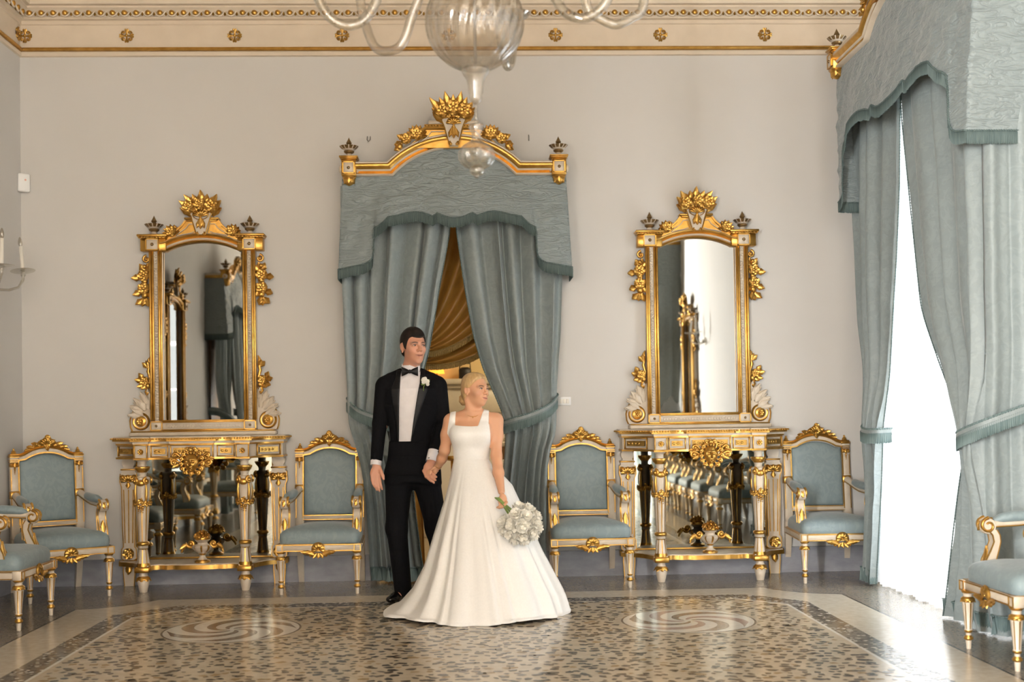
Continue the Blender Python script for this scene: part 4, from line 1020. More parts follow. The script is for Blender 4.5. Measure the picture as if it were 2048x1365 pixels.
# ---------------------------------------------------------------- gilded pelmets, valances and drapes
from mathutils import noise as mnoise
def resample(pts, step):
    out = [pts[0]]
    for a, c in zip(pts[:-1], pts[1:]):
        k = max(1, int(math.dist(a, c) / step))
        for j in range(1, k + 1): out.append(tuple(a[i] + (c[i] - a[i]) * j / k for i in range(len(a))))
    return out
def build_pelmet(hx, dep, z0, z1, a, sag, half, xe, label, loc, rz, crest=True):
    t = thing('pelmet', label, 'pelmet', loc, rz, 'gilded pelmets with blue valances'); ZB = loc[2]
    def nb(): b = MB(); b.M = T(0, 0, -ZB); return b
    G3 = ['cream', 'gold', 'darkmetal']; w = z1 - z0
    path = [(-hx + .05, z0), (-a, z0)] + arch(a, z0, sag, 28)[1:-1] + [(a, z0), (hx - .05, z0)]
    pr = [(0, dep - .08), (0, dep - .006), (.006, dep), (.013, dep - .002), (.016, dep - .008), (.026, dep - .016), (.034, dep - .01), (.038, dep), (.046, dep + .002), (.05, dep + .006), (.066, dep + .022), (.082, dep + .024), (.088, dep + .018), (.096, dep + .02), (w, dep + .012), (w, dep - .08)]
    b = nb(); b.sweep(path, pr, 1, mats=[0, 0, 0, 1, 1, 1, 0, 0, 1, 1, 1, 1, 0, 0, 1])
    for sx in (-1, 1):
        b.box(sx * hx - .03, sx * hx + .03, -dep + .04, 0, z0 + .005, z1 - .005, 0, bev=.004); b.box(sx * hx - .036, sx * hx + .036, -dep + .05, 0, z0 + .03, z1 - .03, 1, bev=.004)
    b.build('cornice_rail', GC, t)
    for sx in (-1, 1):
        c = sx * hx; b = nb(); zc = (z0 + z1) / 2
        b.box(c - .055, c + .055, -dep - .02, -dep + .09, z0 - .006, z1 + .02, 1, bev=.004); b.box(c - .04, c + .04, -dep - .03, -dep, z0 + .018, z1 - .008, 0, bev=.003)
        for (x0, x1, q0, q1) in ((-.046, .046, z0 + .01, z0 + .018), (-.046, .046, z1 - .01, z1 - .002), (-.046, -.038, z0 + .01, z1 - .002), (.038, .046, z0 + .01, z1 - .002)): b.box(c + x0, c + x1, -dep - .034, -dep - .015, q0, q1, 1)
        b.ball((c, -dep - .032, zc + .002), .012, 10, 8, 2)
        for d in (-1, 1): b.lathe([(0, -.008, 1), (.03, -.008, 1), (.034, 0, 0), (.03, .012, 0), (.014, .02, 1), (0, .022, 1)], 18, 1, T(c + d * .058, -dep + .03, zc) @ R(d * pi / 2, 'Y'))
        b.box(c - .062, c + .062, -dep - .03, -dep + .1, z1 + .02, z1 + .03, 1, bev=.003); b.box(c - .07, c + .07, -dep - .038, -dep + .105, z1 + .03, z1 + .042, 1, bev=.003)
        bl = b.build('corner_block', G3, t)
        b = nb(); vase_finial(b, T(c, -dep + .03, z1 + .042)); b.build('finial', G3, bl)
        b = nb(); X = T(c, -dep + .025, z0 - .006)
        b.lathe([(.05, 0), (.052, -.012), (.042, -.02), (.046, -.03), (.03, -.055), (.012, -.066), (0, -.07)], 16, 0, X)
        for k in range(6): b.leaf(.05, .024, .25, lobes=2, mi=0, X=X @ R(k * pi / 3, 'Z') @ T(0, -.042, -.008) @ R(pi, 'Y') @ R(radians(-22), 'X'))
        b.build('drop_pendant', 'gold', bl)
    if crest:
        zt = z0 + sag; b = nb()      # raised pediment with keystone
        sh = [(-.36, zt - .005), (-.30, zt + .045), (-.24, zt + .08), (-.215, zt + .125), (-.205, zt + .15), (.205, zt + .15), (.215, zt + .125), (.24, zt + .08), (.30, zt + .045), (.36, zt - .005)]
        b.prism([(x, z) for x, z in sh[::-1]] , -dep - .012, -dep + .04, 1)
        b.sweep([(-.25, zt + .105), (-.21, zt + .135), (.21, zt + .135), (.25, zt + .105)], [(-.004, dep - .02), (-.004, dep + .026), (.008, dep + .034), (.018, dep + .04), (.022, dep - .02)], 1)
        for z, wd in ((zt + .142, .205), (zt + .158, .222)): b.box(-wd, wd, -dep - .036, -dep + .03, z, z + .012, 1, bev=.003)
        for k in range(19): b.ball((-.2 + .0222 * k, -dep - .038, zt + .155), .008, 6, 4, 1)
        for sx in (-1, 1): b.tube([(sx * .075, -dep - .018, zt + .118), (sx * .17, -dep - .018, zt + .118), (sx * .2, -dep - .018, zt + .075), (sx * .27, -dep - .018, zt + .035), (sx * .12, -dep - .018, zt + .066), (sx * .07, -dep - .018, zt + .07)], .005, 5, 0)
        hd = b.build('pediment', GC, t)
        b = nb(); ks = [(-.03, zt + .0), (.03, zt + .0), (.05, zt + .06), (.066, zt + .13), (.09, zt + .19), (.075, zt + .205), (-.075, zt + .205), (-.09, zt + .19), (-.066, zt + .13), (-.05, zt + .06)]
        b.prism(ks, -dep - .07, -dep + .02, 0)
        for sx in (-1, 1):
            b.tube([(sx * x, -dep - .072, z) for x, z in ks[1:5]], .005, 6, 1); b.scroll((sx * .024, zt + .012), .016, 1.2, pi / 2, .007, -sx, 1, y=-dep - .073, n=6)
            b.box(min(sx * .07, sx * .19), max(sx * .07, sx * .19), -dep - .03, -dep + .02, zt + .17, zt + .2, 0, bev=.006)
        b.build('keystone', GC, hd)
        for sx, ln, w_, z in ((0, .1, .03, zt + .145), (-1, .075, .02, zt + .125), (1, .075, .02, zt + .125)):
            b = nb(); b.leaf(ln, w_, .1, lobes=2, mi=0, X=T(sx * .014, -dep - .079, z) @ R(pi - sx * .3, 'Y')); b.build('acanthus_leaf', 'gold', hd)
        b = nb(); b.shell(.055, 7, 3.0, 0, T(0, -dep - .078, zt + .155))
        b.build('gilt_shell', 'gold', hd)
        b = nb(); b.bouquet(.19, .185, 9, 0, T(0, -dep - .03, zt + .19), 11, 3); b.build('carved_crest', 'gold', t, 'gilded crest of carved leaves and flowers')
        for sx in (-1, 1):
            b = nb(); X = T(sx * .30, -dep - .005, zt + .095)
            b.rosette(.05, 7, 0, X @ T(-sx * .02, -.03, 0))
            for k in range(9): b.leaf(.085, .03, .22, lobes=3, mi=0, X=X @ T(-sx * .02, 0, -.005) @ R(-1.7 + .42 * k, 'Y'))
            b.foliage([(sx * .06, -.035, 'r'), (sx * .09, -.06, sx * 1.9), (sx * .07, -.03, sx * 1.2), (sx * .11, -.09, 'b'), (sx * .1, -.085, sx * 2.2), (sx * .04, -.04, sx * 1.9)], .06, 2, 0, X)
            b.build('carved_spray', 'gold', t)
    # valance
    pts = [(-x, z) for x, z in half[::-1]] + half[1:]
    fr = resample(pts, .016); cols = []; yb = dep + .03
    for k in range(10): cols.append((-xe - .0, -yb * k / 10, half[-1][1] - .002, -hx - .055, -(dep - .05) * k / 10))
    cl_ = [0]
    for p_, q_ in zip(fr[:-1], fr[1:]): cl_.append(cl_[-1] + math.dist(p_, q_))
    for (x, z), l_ in zip(fr, cl_): cols.append((x, -yb + .035 * (abs(x) / xe) ** 6, z, (hx + .055) * (.45 * x / xe + .55 * (2 * l_ / cl_[-1] - 1)), -(dep - .05)))
    for k in range(9, -1, -1): cols.append((xe + .0, -yb * k / 10, half[-1][1] - .002, hx + .055, -(dep - .05) * k / 10))
    R_ = (a * a + sag * sag) / (2 * sag); cz = z0 + sag - R_
    nv = 34; v = []; bot = []
    for j in range(nv + 1):
        q = j / nv
        for (x, y, z, xt, yt) in cols:
            zt = (cz + sqrt(R_ * R_ - xt * xt) if abs(xt) < a else z0) + .03
            px = xt + (x - xt) * q; pz = zt + (z - zt) * q; py = yt + (y - yt) * (q ** .8)
            nz = mnoise.noise(Vector((px * 6 + pz * 4, pz * 12 - px * 4, 3.1 + hx))) * .016 + mnoise.noise(Vector((px * 14 + pz * 9, pz * 26 - px * 8, 7.7))) * .009
            ed = min(1, q * 4) * (.35 + .65 * min(1, (1 - q) * 5))
            py -= nz * ed + .012 * sin(px * 9 + 1) * q * (abs(y) > .02)
            v.append((px, py, pz))
            if j == nv: bot.append((px, py, pz))
    b = nb(); b.gridv(v, len(cols) - 1, nv, 0, flip=True); va = b.build('valance', 'valance', t, 'crumpled blue silk valance with a scalloped edge', sharp=0)
    b = nb(); b.fringe([(x, y - .004, z) for x, y, z in bot], .075, 0, pitch=.005); b.build('valance_fringe', 'fringe', va)
    b = nb(); b.braid([(x, y - .006, z + .004) for x, y, z in bot], .007, 0, pitch=.014); b.build('valance_braid', 'fringe', va)
    return t
DCX = -.074
half_d = [(0, 2.763), (.04, 2.766), (.08, 2.778), (.135, 2.803), (.152, 2.79), (.168, 2.779), (.20, 2.792), (.245, 2.808), (.30, 2.815), (.36, 2.806), (.42, 2.79), (.503, 2.775), (.535, 2.742), (.57, 2.712), (.61, 2.69), (.615, 2.64), (.615, 2.56), (.62, 2.49), (.63, 2.46), (.655, 2.435), (.69, 2.418), (.79, 2.402), (.887, 2.387)]
pelD = build_pelmet(.797, .30, 3.102, 3.205, .467, .209, half_d, .887, 'gilded pelmet with blue valance over the doorway behind the couple', (DCX, YB, 3.1), 0)
half_w = [(0, 3.27), (.10, 3.275), (.2, 3.292), (.29, 3.33), (.31, 3.318), (.335, 3.308), (.40, 3.33), (.5, 3.345), (.62, 3.335), (.74, 3.31), (.78, 3.27), (.84, 3.225), (.90, 3.20), (.945, 3.165), (.95, 3.08), (.952, 2.95), (.96, 2.88), (.98, 2.845), (1.02, 2.828), (1.10, 2.815)]
pelW = build_pelmet(1.145, .54, 3.83, 3.945, .49, .19, half_w, 1.10, 'gilded pelmet with blue valance over the bright window', (XR, -1.65, 3.83), -pi / 2)

def fold(u, n, seed):
    q = random.Random(seed); p1, p2, p3 = q.random() * 6, q.random() * 6, q.random() * 6
    ph = 2 * pi * n * u + .9 * np.sin(2 * pi * 1.7 * u + p1) + .5 * np.sin(2 * pi * 4.1 * u + p2)
    s = .5 + .5 * np.sin(ph + p3); am = .72 + .28 * np.sin(2 * pi * 2.7 * u + p2)
    return (s ** .62) * am
def build_drape(name, label, loc, rz, keys, n, seed, yc, amp, tie_z, tie_path, wrap=None, edge=True, mt='curtain', fr_bottom=True, group=None):
    """keys: (z, x_outer, x_inner); wrap: x where the cloth turns back to the wall"""
    t = thing(name, label, 'curtain', loc, rz, group)
    nu, nv = 150, 90; z = np.linspace(keys[0][0], keys[-1][0], nv + 1); u = np.linspace(0, 1, nu + 1)
    zs = z; xo, xi = lerp_keys(keys, zs)
    for _ in range(2):
        xo[1:-1] = (xo[:-2] + 2 * xo[1:-1] + xo[2:]) / 4; xi[1:-1] = (xi[:-2] + 2 * xi[1:-1] + xi[2:]) / 4
    v = []; edge_pts = []; bot = []
    f0 = fold(u, n, seed); f1 = fold(u, n * 1.13, seed + 5); fs = fold(u, n * 2.6, seed + 9)
    w0 = abs(keys[0][1] - keys[0][2])
    for j in range(nv + 1):
        near = math.exp(-((z[j] - tie_z) / .28) ** 2); below = 1 / (1 + math.exp((z[j] - tie_z) / .05))
        k = below; ff = f0 * (1 - k) + f1 * k
        wd = abs(xo[j] - xi[j]); A = amp * (.55 + .45 * min(1, w0 / max(.2, wd)) ) * (1 - .45 * near)
        y = -yc - A * (ff - .4) - near * .07 * np.sqrt(np.clip(1 - (2 * u - 1) ** 2, 0, 1)) - .010 * fs * near
        x = xo[j] + (xi[j] - xo[j]) * u + .012 * np.sin(2 * pi * n * u + seed + z[j] * .6)
        if wrap:
            cu = wrap['cut']; fo = np.clip((u - cu) / (1 - cu), 0, 1); bk = np.clip((cu - u) / cu, 0, 1)
            x = xo[j] + (xi[j] - xo[j]) * fo + wrap['dx'] * bk + .012 * np.sin(2 * pi * n * u + seed)
            y = np.where(u >= cu, y, -yc + (yc - wrap['back']) * bk - 0.0 + 0 * u) ; x = np.where(u < cu, x + .09 * (f0 - .5) * np.sign(xo[j] - xi[j]), x)
        wr = [mnoise.noise(Vector((x[i] * 9, z[j] * 3.2 + x[i] * 6, seed))) * .008 for i in range(nu + 1)]
        for i in range(nu + 1): v.append((x[i], min(-.012, y[i] - wr[i]), z[j]))
        edge_pts.append((x[-1], y[-1] - .004, z[j]))
        if j == nv: bot = [(x[i], min(-.012, y[i] - wr[i]), z[j]) for i in range(nu + 1)]
    b = MB(); b.gridv(v, nu, nv, 0, flip=(xi[0] > xo[0])); cl = b.build('cloth', mt, t, sharp=0)
    if edge:
        b = MB(); b.braid(edge_pts, .006, 0, pitch=.02); b.build('edge_trim', 'fringe' if mt == 'curtain' else 'goldfringe', t)
    if fr_bottom:
        b = MB(); b.fringe([(x, y - .006, zz + .10) for x, y, zz in bot], .098, 0, pitch=.007, flare=.014); b.braid([(x, y - .008, zz + .105) for x, y, zz in bot[::2]], .006, 0)
        b.build('bottom_fringe', M['fringe2'] if mt == 'curtain' else 'goldfringe', t)
    if tie_path:
        tp = []
        P0 = [Vector(p) for p in tie_path]
        for i in range(len(P0) - 1):
            a0 = P0[max(0, i - 1)]; a1 = P0[i]; a2 = P0[i + 1]; a3 = P0[min(len(P0) - 1, i + 2)]
            for k in range(12):
                s = k / 12; tp.append(.5 * ((2 * a1) + (a2 - a0) * s + (2 * a0 - 5 * a1 + 4 * a2 - a3) * s * s + (3 * a1 - a0 - 3 * a2 + a3) * s ** 3))
        tp.append(P0[-1])
        b = MB(); v = []
        for r in range(5):
            for p in tp: v.append((p.x, p.y - .006 * sin(pi * r / 4), p.z - .045 * r / 4))
        b.gridv(v, len(tp) - 1, 4, 0); ti = b.build('tieback', 'curtain', t)
        b = MB(); b.braid([p[:] for p in tp], .008, 0); b.fringe([(p.x, p.y - .006, p.z - .03) for p in tp], .075, 0, pitch=.006); b.build('tieback_fringe', M['fringe2'], ti)
    return t
M['fringe2'] = varied('blue_green_fringe', (.095, .142, .142), (.155, .21, .208), 90, .65, sc=(1, 1, .08))
GD = 'tied blue drapes in the doorway'
kR = [(3.04, .86, -.03), (2.69, .845, -.002), (2.26, .825, .055), (1.88, .805, .121), (1.635, .78, .189), (1.374, .76, .302), (1.24, .756, .355), (1.12, .745, .362), (1.0, .70, .358), (.85, .675, .345), (.6, .66, .31), (.24, .655, .27), (.012, .65, .22)]
drR = build_drape('drape', 'blue silk drape tied back beside the light switch', (DCX, YB, 0), 0, kR, 5.6, 21, .165, .115, 1.24,
                  [(.775, -.015, 1.435), (.77, -.15, 1.415), (.69, -.27, 1.345), (.55, -.305, 1.285), (.42, -.29, 1.25), (.345, -.22, 1.225), (.345, -.10, 1.22)], group=GD)
kL = [(3.04, -.87, -.03), (2.69, -.87, -.038), (2.26, -.862, -.12), (1.88, -.85, -.185), (1.74, -.843, -.213), (1.49, -.832, -.285), (1.3, -.828, -.35), (1.2, -.82, -.362), (1.05, -.775, -.355), (.9, -.735, -.345), (.6, -.70, -.325), (.24, -.68, -.285), (.012, -.672, -.25)]
drL = build_drape('drape', 'blue silk drape tied back behind the groom', (DCX, YB, 0), 0, kL, 6.0, 42, .165, .115, 1.24,
                  [(-.85, -.015, 1.425), (-.845, -.15, 1.41), (-.75, -.28, 1.335), (-.6, -.31, 1.28), (-.45, -.29, 1.245), (-.35, -.22, 1.22), (-.35, -.10, 1.21)], group=GD)
GW = 'tied blue drapes at the bright window'
kF = [(3.80, -1.08, -.12), (3.2, -1.13, -.18), (2.785, -1.17, -.21), (2.3, -1.14, -.29), (1.95, -1.10, -.37), (1.5, -.97, -.46), (1.14, -.86, -.60), (1.03, -.86, -.62), (.5, -.96, -.74), (.012, -1.035, -.84)]
drF = build_drape('drape', 'blue window drape at the far side, next to the corner armchair', (XR, -1.65, 0), -pi / 2, kF, 5.4, 8, .40, .08, 1.10,
                  [(-1.06, -.02, 1.30), (-1.0, -.30, 1.24), (-.86, -.47, 1.16), (-.70, -.50, 1.135), (-.58, -.46, 1.135), (-.56, -.36, 1.14)], wrap={'cut': .25, 'dx': -.05, 'back': .03}, group=GW)
kN = [(3.80, 1.06, -.12), (3.2, 1.06, -.10), (2.6, 1.06, .02), (1.935, 1.05, .16), (1.83, 1.05, .22), (1.57, 1.04, .42), (1.325, 1.03, .62), (1.13, 1.0, .80), (1.03, 1.0, .80), (.57, 1.02, .665), (.1, 1.06, .52), (.012, 1.12, .48)]
drN = build_drape('drape', 'blue window drape at the near side, behind the nearest armchair', (XR, -1.65, 0), -pi / 2, kN, 7.5, 15, .42, .08, 1.10,
                  [(1.16, -.02, 1.36), (1.15, -.2, 1.30), (1.10, -.44, 1.21), (.95, -.52, 1.15), (.82, -.49, 1.125), (.78, -.38, 1.13)], wrap={'cut': .42, 'dx': .09, 'back': .04}, group=GW)
# sheer
def build_sheer(loc, rz, label, w=1.0):
    nu, nv = 220, 30; v = []
    for j in range(nv + 1):
        zz = 3.75 + (.012 - 3.75) * j / nv
        for i in range(nu + 1):
            u = i / nu; x = -w + 2 * w * u; ed = max(0, (abs(x) - w + .06) / .06)
            y = -.30 * (1 - ed ** 2) - .022 * (1 - ed) * sin(2 * pi * 27 * u + 1.2 * sin(2 * pi * 3 * u)) - (.012 * sin(2 * pi * 9 * u + 2) + .04 * (j / nv) ** 2) * (1 - ed) - .005
            v.append((x, y, zz + (.006 * sin(40 * u) if j == nv else 0)))
    b = MB(); b.gridv(v, nu, nv, 0); o = b.build('sheer_curtain', 'sheer', None, sharp=0); o.location = loc; o.rotation_euler = (0, 0, rz)
    return tag(o, label, 'curtain')
shW = build_sheer((XR, -1.65, 0), -pi / 2, 'white sheer curtain glowing in the bright window')
# the portal and window that the mirrors show
PX = (XL, -7.2, 0)
dup(pelD, (XL, -7.2, 3.1), pi / 2, 'gilded pelmet on the side wall, seen in the shadier mirror', 'gilded pelmets with blue valances')
dup(drR, PX, pi / 2, 'blue drape on the side wall, nearer half, seen in the shadier mirror', 'drapes seen in the mirrors')
dup(drL, PX, pi / 2, 'blue drape on the side wall, farther half, seen in the shadier mirror', 'drapes seen in the mirrors')
b = MB(); b.box(XL, XL + .02, -7.2 - .62, -7.2 + .62, 0, 2.95); struct(b.build('door_2', 'wood'))
dup(pelW, (XR, -9.9, 3.83), -pi / 2, 'gilded pelmet of the second window, seen in the sunlit mirror', 'gilded pelmets with blue valances')
dup(drF, (XR, -9.9, 0), -pi / 2, 'blue drape of the second window, far half, seen in the sunlit mirror', 'drapes seen in the mirrors')
dup(drN, (XR, -9.9, 0), -pi / 2, 'blue drape of the second window, near half, seen in the sunlit mirror', 'drapes seen in the mirrors')
build_sheer((XR, -9.9, 0), -pi / 2, 'white sheer curtain of the second window, beside the camera')

# ochre drape swagged across the doorway of the room beyond
t = thing('ochre_drape', 'ochre silk drape swagged across the room beyond the doorway', 'curtain', (0, YB + .26, 0))
def bez(p0, p1, p2, s): return tuple((1 - s) ** 2 * a + 2 * s * (1 - s) * c + s * s * e for a, c, e in zip(p0, p1, p2))
for li, (yy, top0, top1, c0, c1, e0, e1, nf) in enumerate(((.10, (-.62, 2.98), (.62, 2.72), (-.5, 2.3), (.17, 1.76), (-.52, 1.86), (-.40, 1.79), 6), (.20, (-.3, 2.98), (.64, 2.42), (-.3, 2.2), (.27, 1.62), (-.52, 1.80), (-.39, 1.70), 5))):
    b = MB(); nu, nv = 70, 40; v = []; low = []
    for j in range(nv + 1):
        s = j / nv
        for i in range(nu + 1):
            u = i / nu
            p0 = tuple(a + (c - a) * u for a, c in zip(top0, top1)); p1 = tuple(a + (c - a) * u for a, c in zip(c0, c1)); p2 = tuple(a + (c - a) * u for a, c in zip(e0, e1))
            x, z = bez(p0, p1, p2, s); am = .045 * (1 - .5 * s)
            y = yy - am * sin(2 * pi * nf * u + 1.0 * sin(5 * u)) - .05 * sin(pi * s)
            v.append((x, y, z))
            if i == nu: low.append((x, y, z))
    b.gridv(v, nu, nv, 0); cl = b.build('swag', 'golddrape', t, sharp=0)
    b = MB(); b.fringe([(x, y - .004, z) for x, y, z in low], .045, 0, pitch=.008); b.braid([(x, y - .006, z) for x, y, z in low], .008, 0); b.build('swag_fringe', 'goldfringe', cl)
b = MB(); b.tube([(-.57, .12, 1.84), (-.5, .02, 1.80), (-.42, .0, 1.745), (-.37, .08, 1.70)], .022, 10, 0, flat=.6); b.build('tieback', 'golddrape', t)
b = MB(); nu, nv = 50, 20; v = []
for j in range(nv + 1):
    s = j / nv; z = 1.82 + (.01 - 1.82) * s
    for i in range(nu + 1):
        u = i / nu; v.append((-.66 - .03 * s + (.25 + .08 * s) * u, .14 - .03 * sin(2 * pi * 4 * u), z))
b.gridv(v, nu, nv, 0); b.build('tail', 'golddrape', t, sharp=0)
# ---------------------------------------------------------------- chandelier
t = thing('chandelier', 'smoky blown-glass chandelier hanging in the middle of the room', 'chandelier', (.055, -4.1, 2.30))
CZ = 2.30
b = MB()    # ribbed ball
nu, nv = 192, 40; v = []
for j in range(nv + 1):
    a = -pi / 2 + pi * j / nv
    for i in range(nu + 1):
        th = 2 * pi * i / nu; r = .212 * (1 + .014 * cos(24 * th)); tw = th + .25 * sin(a)
        v.append((r * cos(a) * cos(tw), r * cos(a) * sin(tw), .212 * sin(a)))
b.gridv(v, nu, nv, 0, T(0, 0, 2.968 - CZ), flip=False); b.build('glass_ball', 'smoke', t, sharp=0)
b = MB(); b.tube([(0, 0, 2.76 - CZ), (0, 0, 4.9 - CZ)], .006, 8); b.build('rod', 'iron', t)
b = MB(); b.lathe([(.028, 2.775), (.05, 2.772), (.062, 2.758), (.055, 2.742), (.04, 2.72), (.033, 2.69), (.032, 2.665), (.026, 2.65), (.028, 2.64), (.022, 2.625), (.008, 2.612), (0, 2.61)], 24, 0, T(0, 0, -CZ)); b.build('lower_cup', 'frost', t)
b = MB(); 
for k in range(5): b.ball((0, 0, 2.60 - .016 * k - CZ), .008, 8, 6)
b.build('link_beads', 'clear', t)
b = MB(); b.lathe([(.0, 2.53), (.03, 2.525), (.034, 2.51), (.022, 2.49), (.018, 2.47), (.024, 2.455), (.03, 2.45)], 20, 0, T(0, 0, -CZ)); b.build('pendant_cup', 'clear', t)
b = MB()
nu, nv = 64, 20; v = []
for j in range(nv + 1):
    a = -pi / 2 + pi * j / nv
    for i in range(nu + 1):
        th = 2 * pi * i / nu; r = .075 * (1 + .08 * cos(8 * th)) ; v.append((r * cos(a) * cos(th), r * cos(a) * sin(th), .064 * sin(a)))
b.gridv(v, nu, nv, 0, T(0, 0, 2.39 - CZ)); 
for k in range(10): b.ball((.03 * cos(k * 2.4), .03 * sin(k * 2.4), 2.39 - CZ + .02 * sin(k)), .014, 8, 6)
b.build('pendant_bulb', 'clear', t, sharp=0)
b = MB(); b.ball((0, 0, 2.325 - CZ), (.032, .032, .026), 16, 10); b.ball((0, 0, 2.302 - CZ), .012, 10, 6); b.build('pendant_drop', 'clear', t)
# curling arms, four of them dip into the picture
arms = [(-2.70, .66, 2.925), (-2.35, .40, 2.885), (-.38, .60, 2.93), (-.10, .76, 2.962), (1.0, .7, 2.95), (2.2, .7, 2.95)]
for k, (an, rr, zl) in enumerate(((pi + .08, .545, 2.94), (pi - .42, .42, 2.898), (-.25, .475, 2.945), (.12, .625, 2.982), (1.3, .6, 2.95), (-1.35, .62, 2.96))):
    b = MB(); c, s = cos(an), sin(an); pts = []
    for (r, z) in ((.04, 3.42), (.14, 3.40), (.24, 3.30), (rr - .17, 3.16), (rr - .12, 3.04), (rr - .07, zl + .025), (rr, zl + .0), (rr + .07, zl + .03), (rr + .12, 3.05), (rr + .14, 3.15), (rr + .15, 3.22)): pts.append(Vector((r * c, r * s, z - CZ)))
    pp = []
    for i in range(len(pts) - 1):
        a0, a1, a2, a3 = pts[max(0, i - 1)], pts[i], pts[i + 1], pts[min(len(pts) - 1, i + 2)]
        for q in range(6):
            u = q / 6; pp.append(.5 * ((2 * a1) + (a2 - a0) * u + (2 * a0 - 5 * a1 + 4 * a2 - a3) * u * u + (3 * a1 - a0 - 3 * a2 + a3) * u ** 3))
    pp.append(pts[-1]); b.tube(pp, .0205, 12); ar = b.build('glass_arm', 'frost' if k == 1 else 'clear', t)
    X = T((rr + .15) * c, (rr + .15) * s, 3.22 - CZ)
    b = MB(); b.lathe([(.02, 0), (.07, .02), (.085, .035), (.082, .037), (.018, .012)], 20, 0, X); b.build('drip_pan', 'clear', ar)
    b = MB(); b.lathe([(.013, .012), (.013, .13), (.008, .135), (.012, .15), (.004, .185), (0, .19)], 12, 0, X); b.build('candle', 'ivory', ar)
b = MB()
for k in range(10):
    a = 2 * pi * k / 10; b.leaf(.12, .03, .3, lobes=0, mi=0, X=R(a, 'Z') @ T(0, -.10, 2.88 - CZ + .30) @ R(radians(65), 'X'))
b.lathe([(.03, .87), (.06, .9), (.045, 1.0), (.05, 1.1), (.03, 1.15)], 20); b.build('collar', 'clear', t)

# ---------------------------------------------------------------- wall sconce
t = thing('wall_sconce', 'clear glass candle sconce on the left wall', 'sconce', (XL, -.64, 2.20))
b = MB(); b.lathe([(0, 0), (.05, .004), (.055, .012), (.03, .022), (.02, .05), (.0, .055)], 20, 0, T(0, 0, .06) @ R(pi / 2, 'Y')); b.build('back_plate', 'clear', t)
for k, (dx, dy, zz, tl) in enumerate(((.17, .235, .175, .10), (.17, -.16, .17, -.02))):
    b = MB(); pts = [(.03, 0, .06), (dx * .35, dy * .3, .03), (dx * .6, dy * .62, .035), (dx * .85, dy * .9, .06), (dx, dy, .12), (dx, dy, .155)]
    b.tube(pts, [.012, .012, .011, .011, .011, .012], 8); ar = b.build('glass_arm', 'clear', t)
    X = T(dx, dy, zz) @ R(-tl, 'X') @ R(-tl * 1.2, 'Y')
    b = MB(); b.lathe([(.015, -.03), (.02, -.022), (.014, -.01), (.03, -.005), (.085, .008), (.088, .011), (.025, .004), (.018, .016), (.012, .016)], 24, 0, X); b.build('drip_pan', 'clear', ar)
    b = MB(); b.lathe([(.0135, .005), (.0135, .195), (.010, .197), (.0, .197)], 14, 0, X); b.build('candle', 'ivory', ar)
    b = MB(); b.lathe([(.010, .197), (.016, .215), (.015, .235), (.008, .262), (0, .27)], 14, 0, X); b.build('bulb', 'frost', ar)
sc2 = dup(t, (XR, -6.95, 2.20), pi, 'glass candle sconce on the window wall, seen in the sunlit mirror', 'glass sconces')
t['group'] = 'glass sconces'

# ---------------------------------------------------------------- small fittings
t = thing('alarm_sensor', 'small white alarm sensor high up in the back corner', 'sensor', (-3.398, -.018, 3.045), radians(38))
b = MB(); b.box(-.045, .045, -.03, .012, 0, .14, bev=.008); b.build('housing', 'white', t)
b = MB(); b.ball((.008, -.03, .09), (.008, .004, .008), 8, 6); b.build('indicator', mat('sensor_led', (.8, .45, .4), .3), t)
t = thing('light_switch', 'white three-gang light switch plate beside the doorway drape', 'light switch', (.762, YB, 1.34))
b = MB(); b.box(-.052, .052, -.010, 0, 0, .066, bev=.003); b.build('plate', 'white', t)
for k in range(3):
    b = MB(); b.box(-.036 + .025 * k, -.014 + .025 * k, -.0135, -.008, .016, .05, bev=.0015); b.build('rocker', 'ivory', t)
for k, x in enumerate((-.742, .512)):
    b = MB(); b.tube([(0, 0, .035), (0, -.012, .03), (0, -.03, 0), (0, -.022, -.014), (0, -.01, -.006)] if k else [(-.012, 0, .03), (-.012, -.02, .0), (0, -.026, -.014), (.012, -.02, 0), (.012, 0, .03)], .0035, 6)
    o = b.build('wall_hook', 'iron'); o.location = (x, YB, 3.44); tag(o, ['small bent iron hook on the wall, on the sconce side of the pelmet', 'small iron hook on the wall, on the window side of the pelmet'][k], 'hook', 'picture hooks above the pelmet')
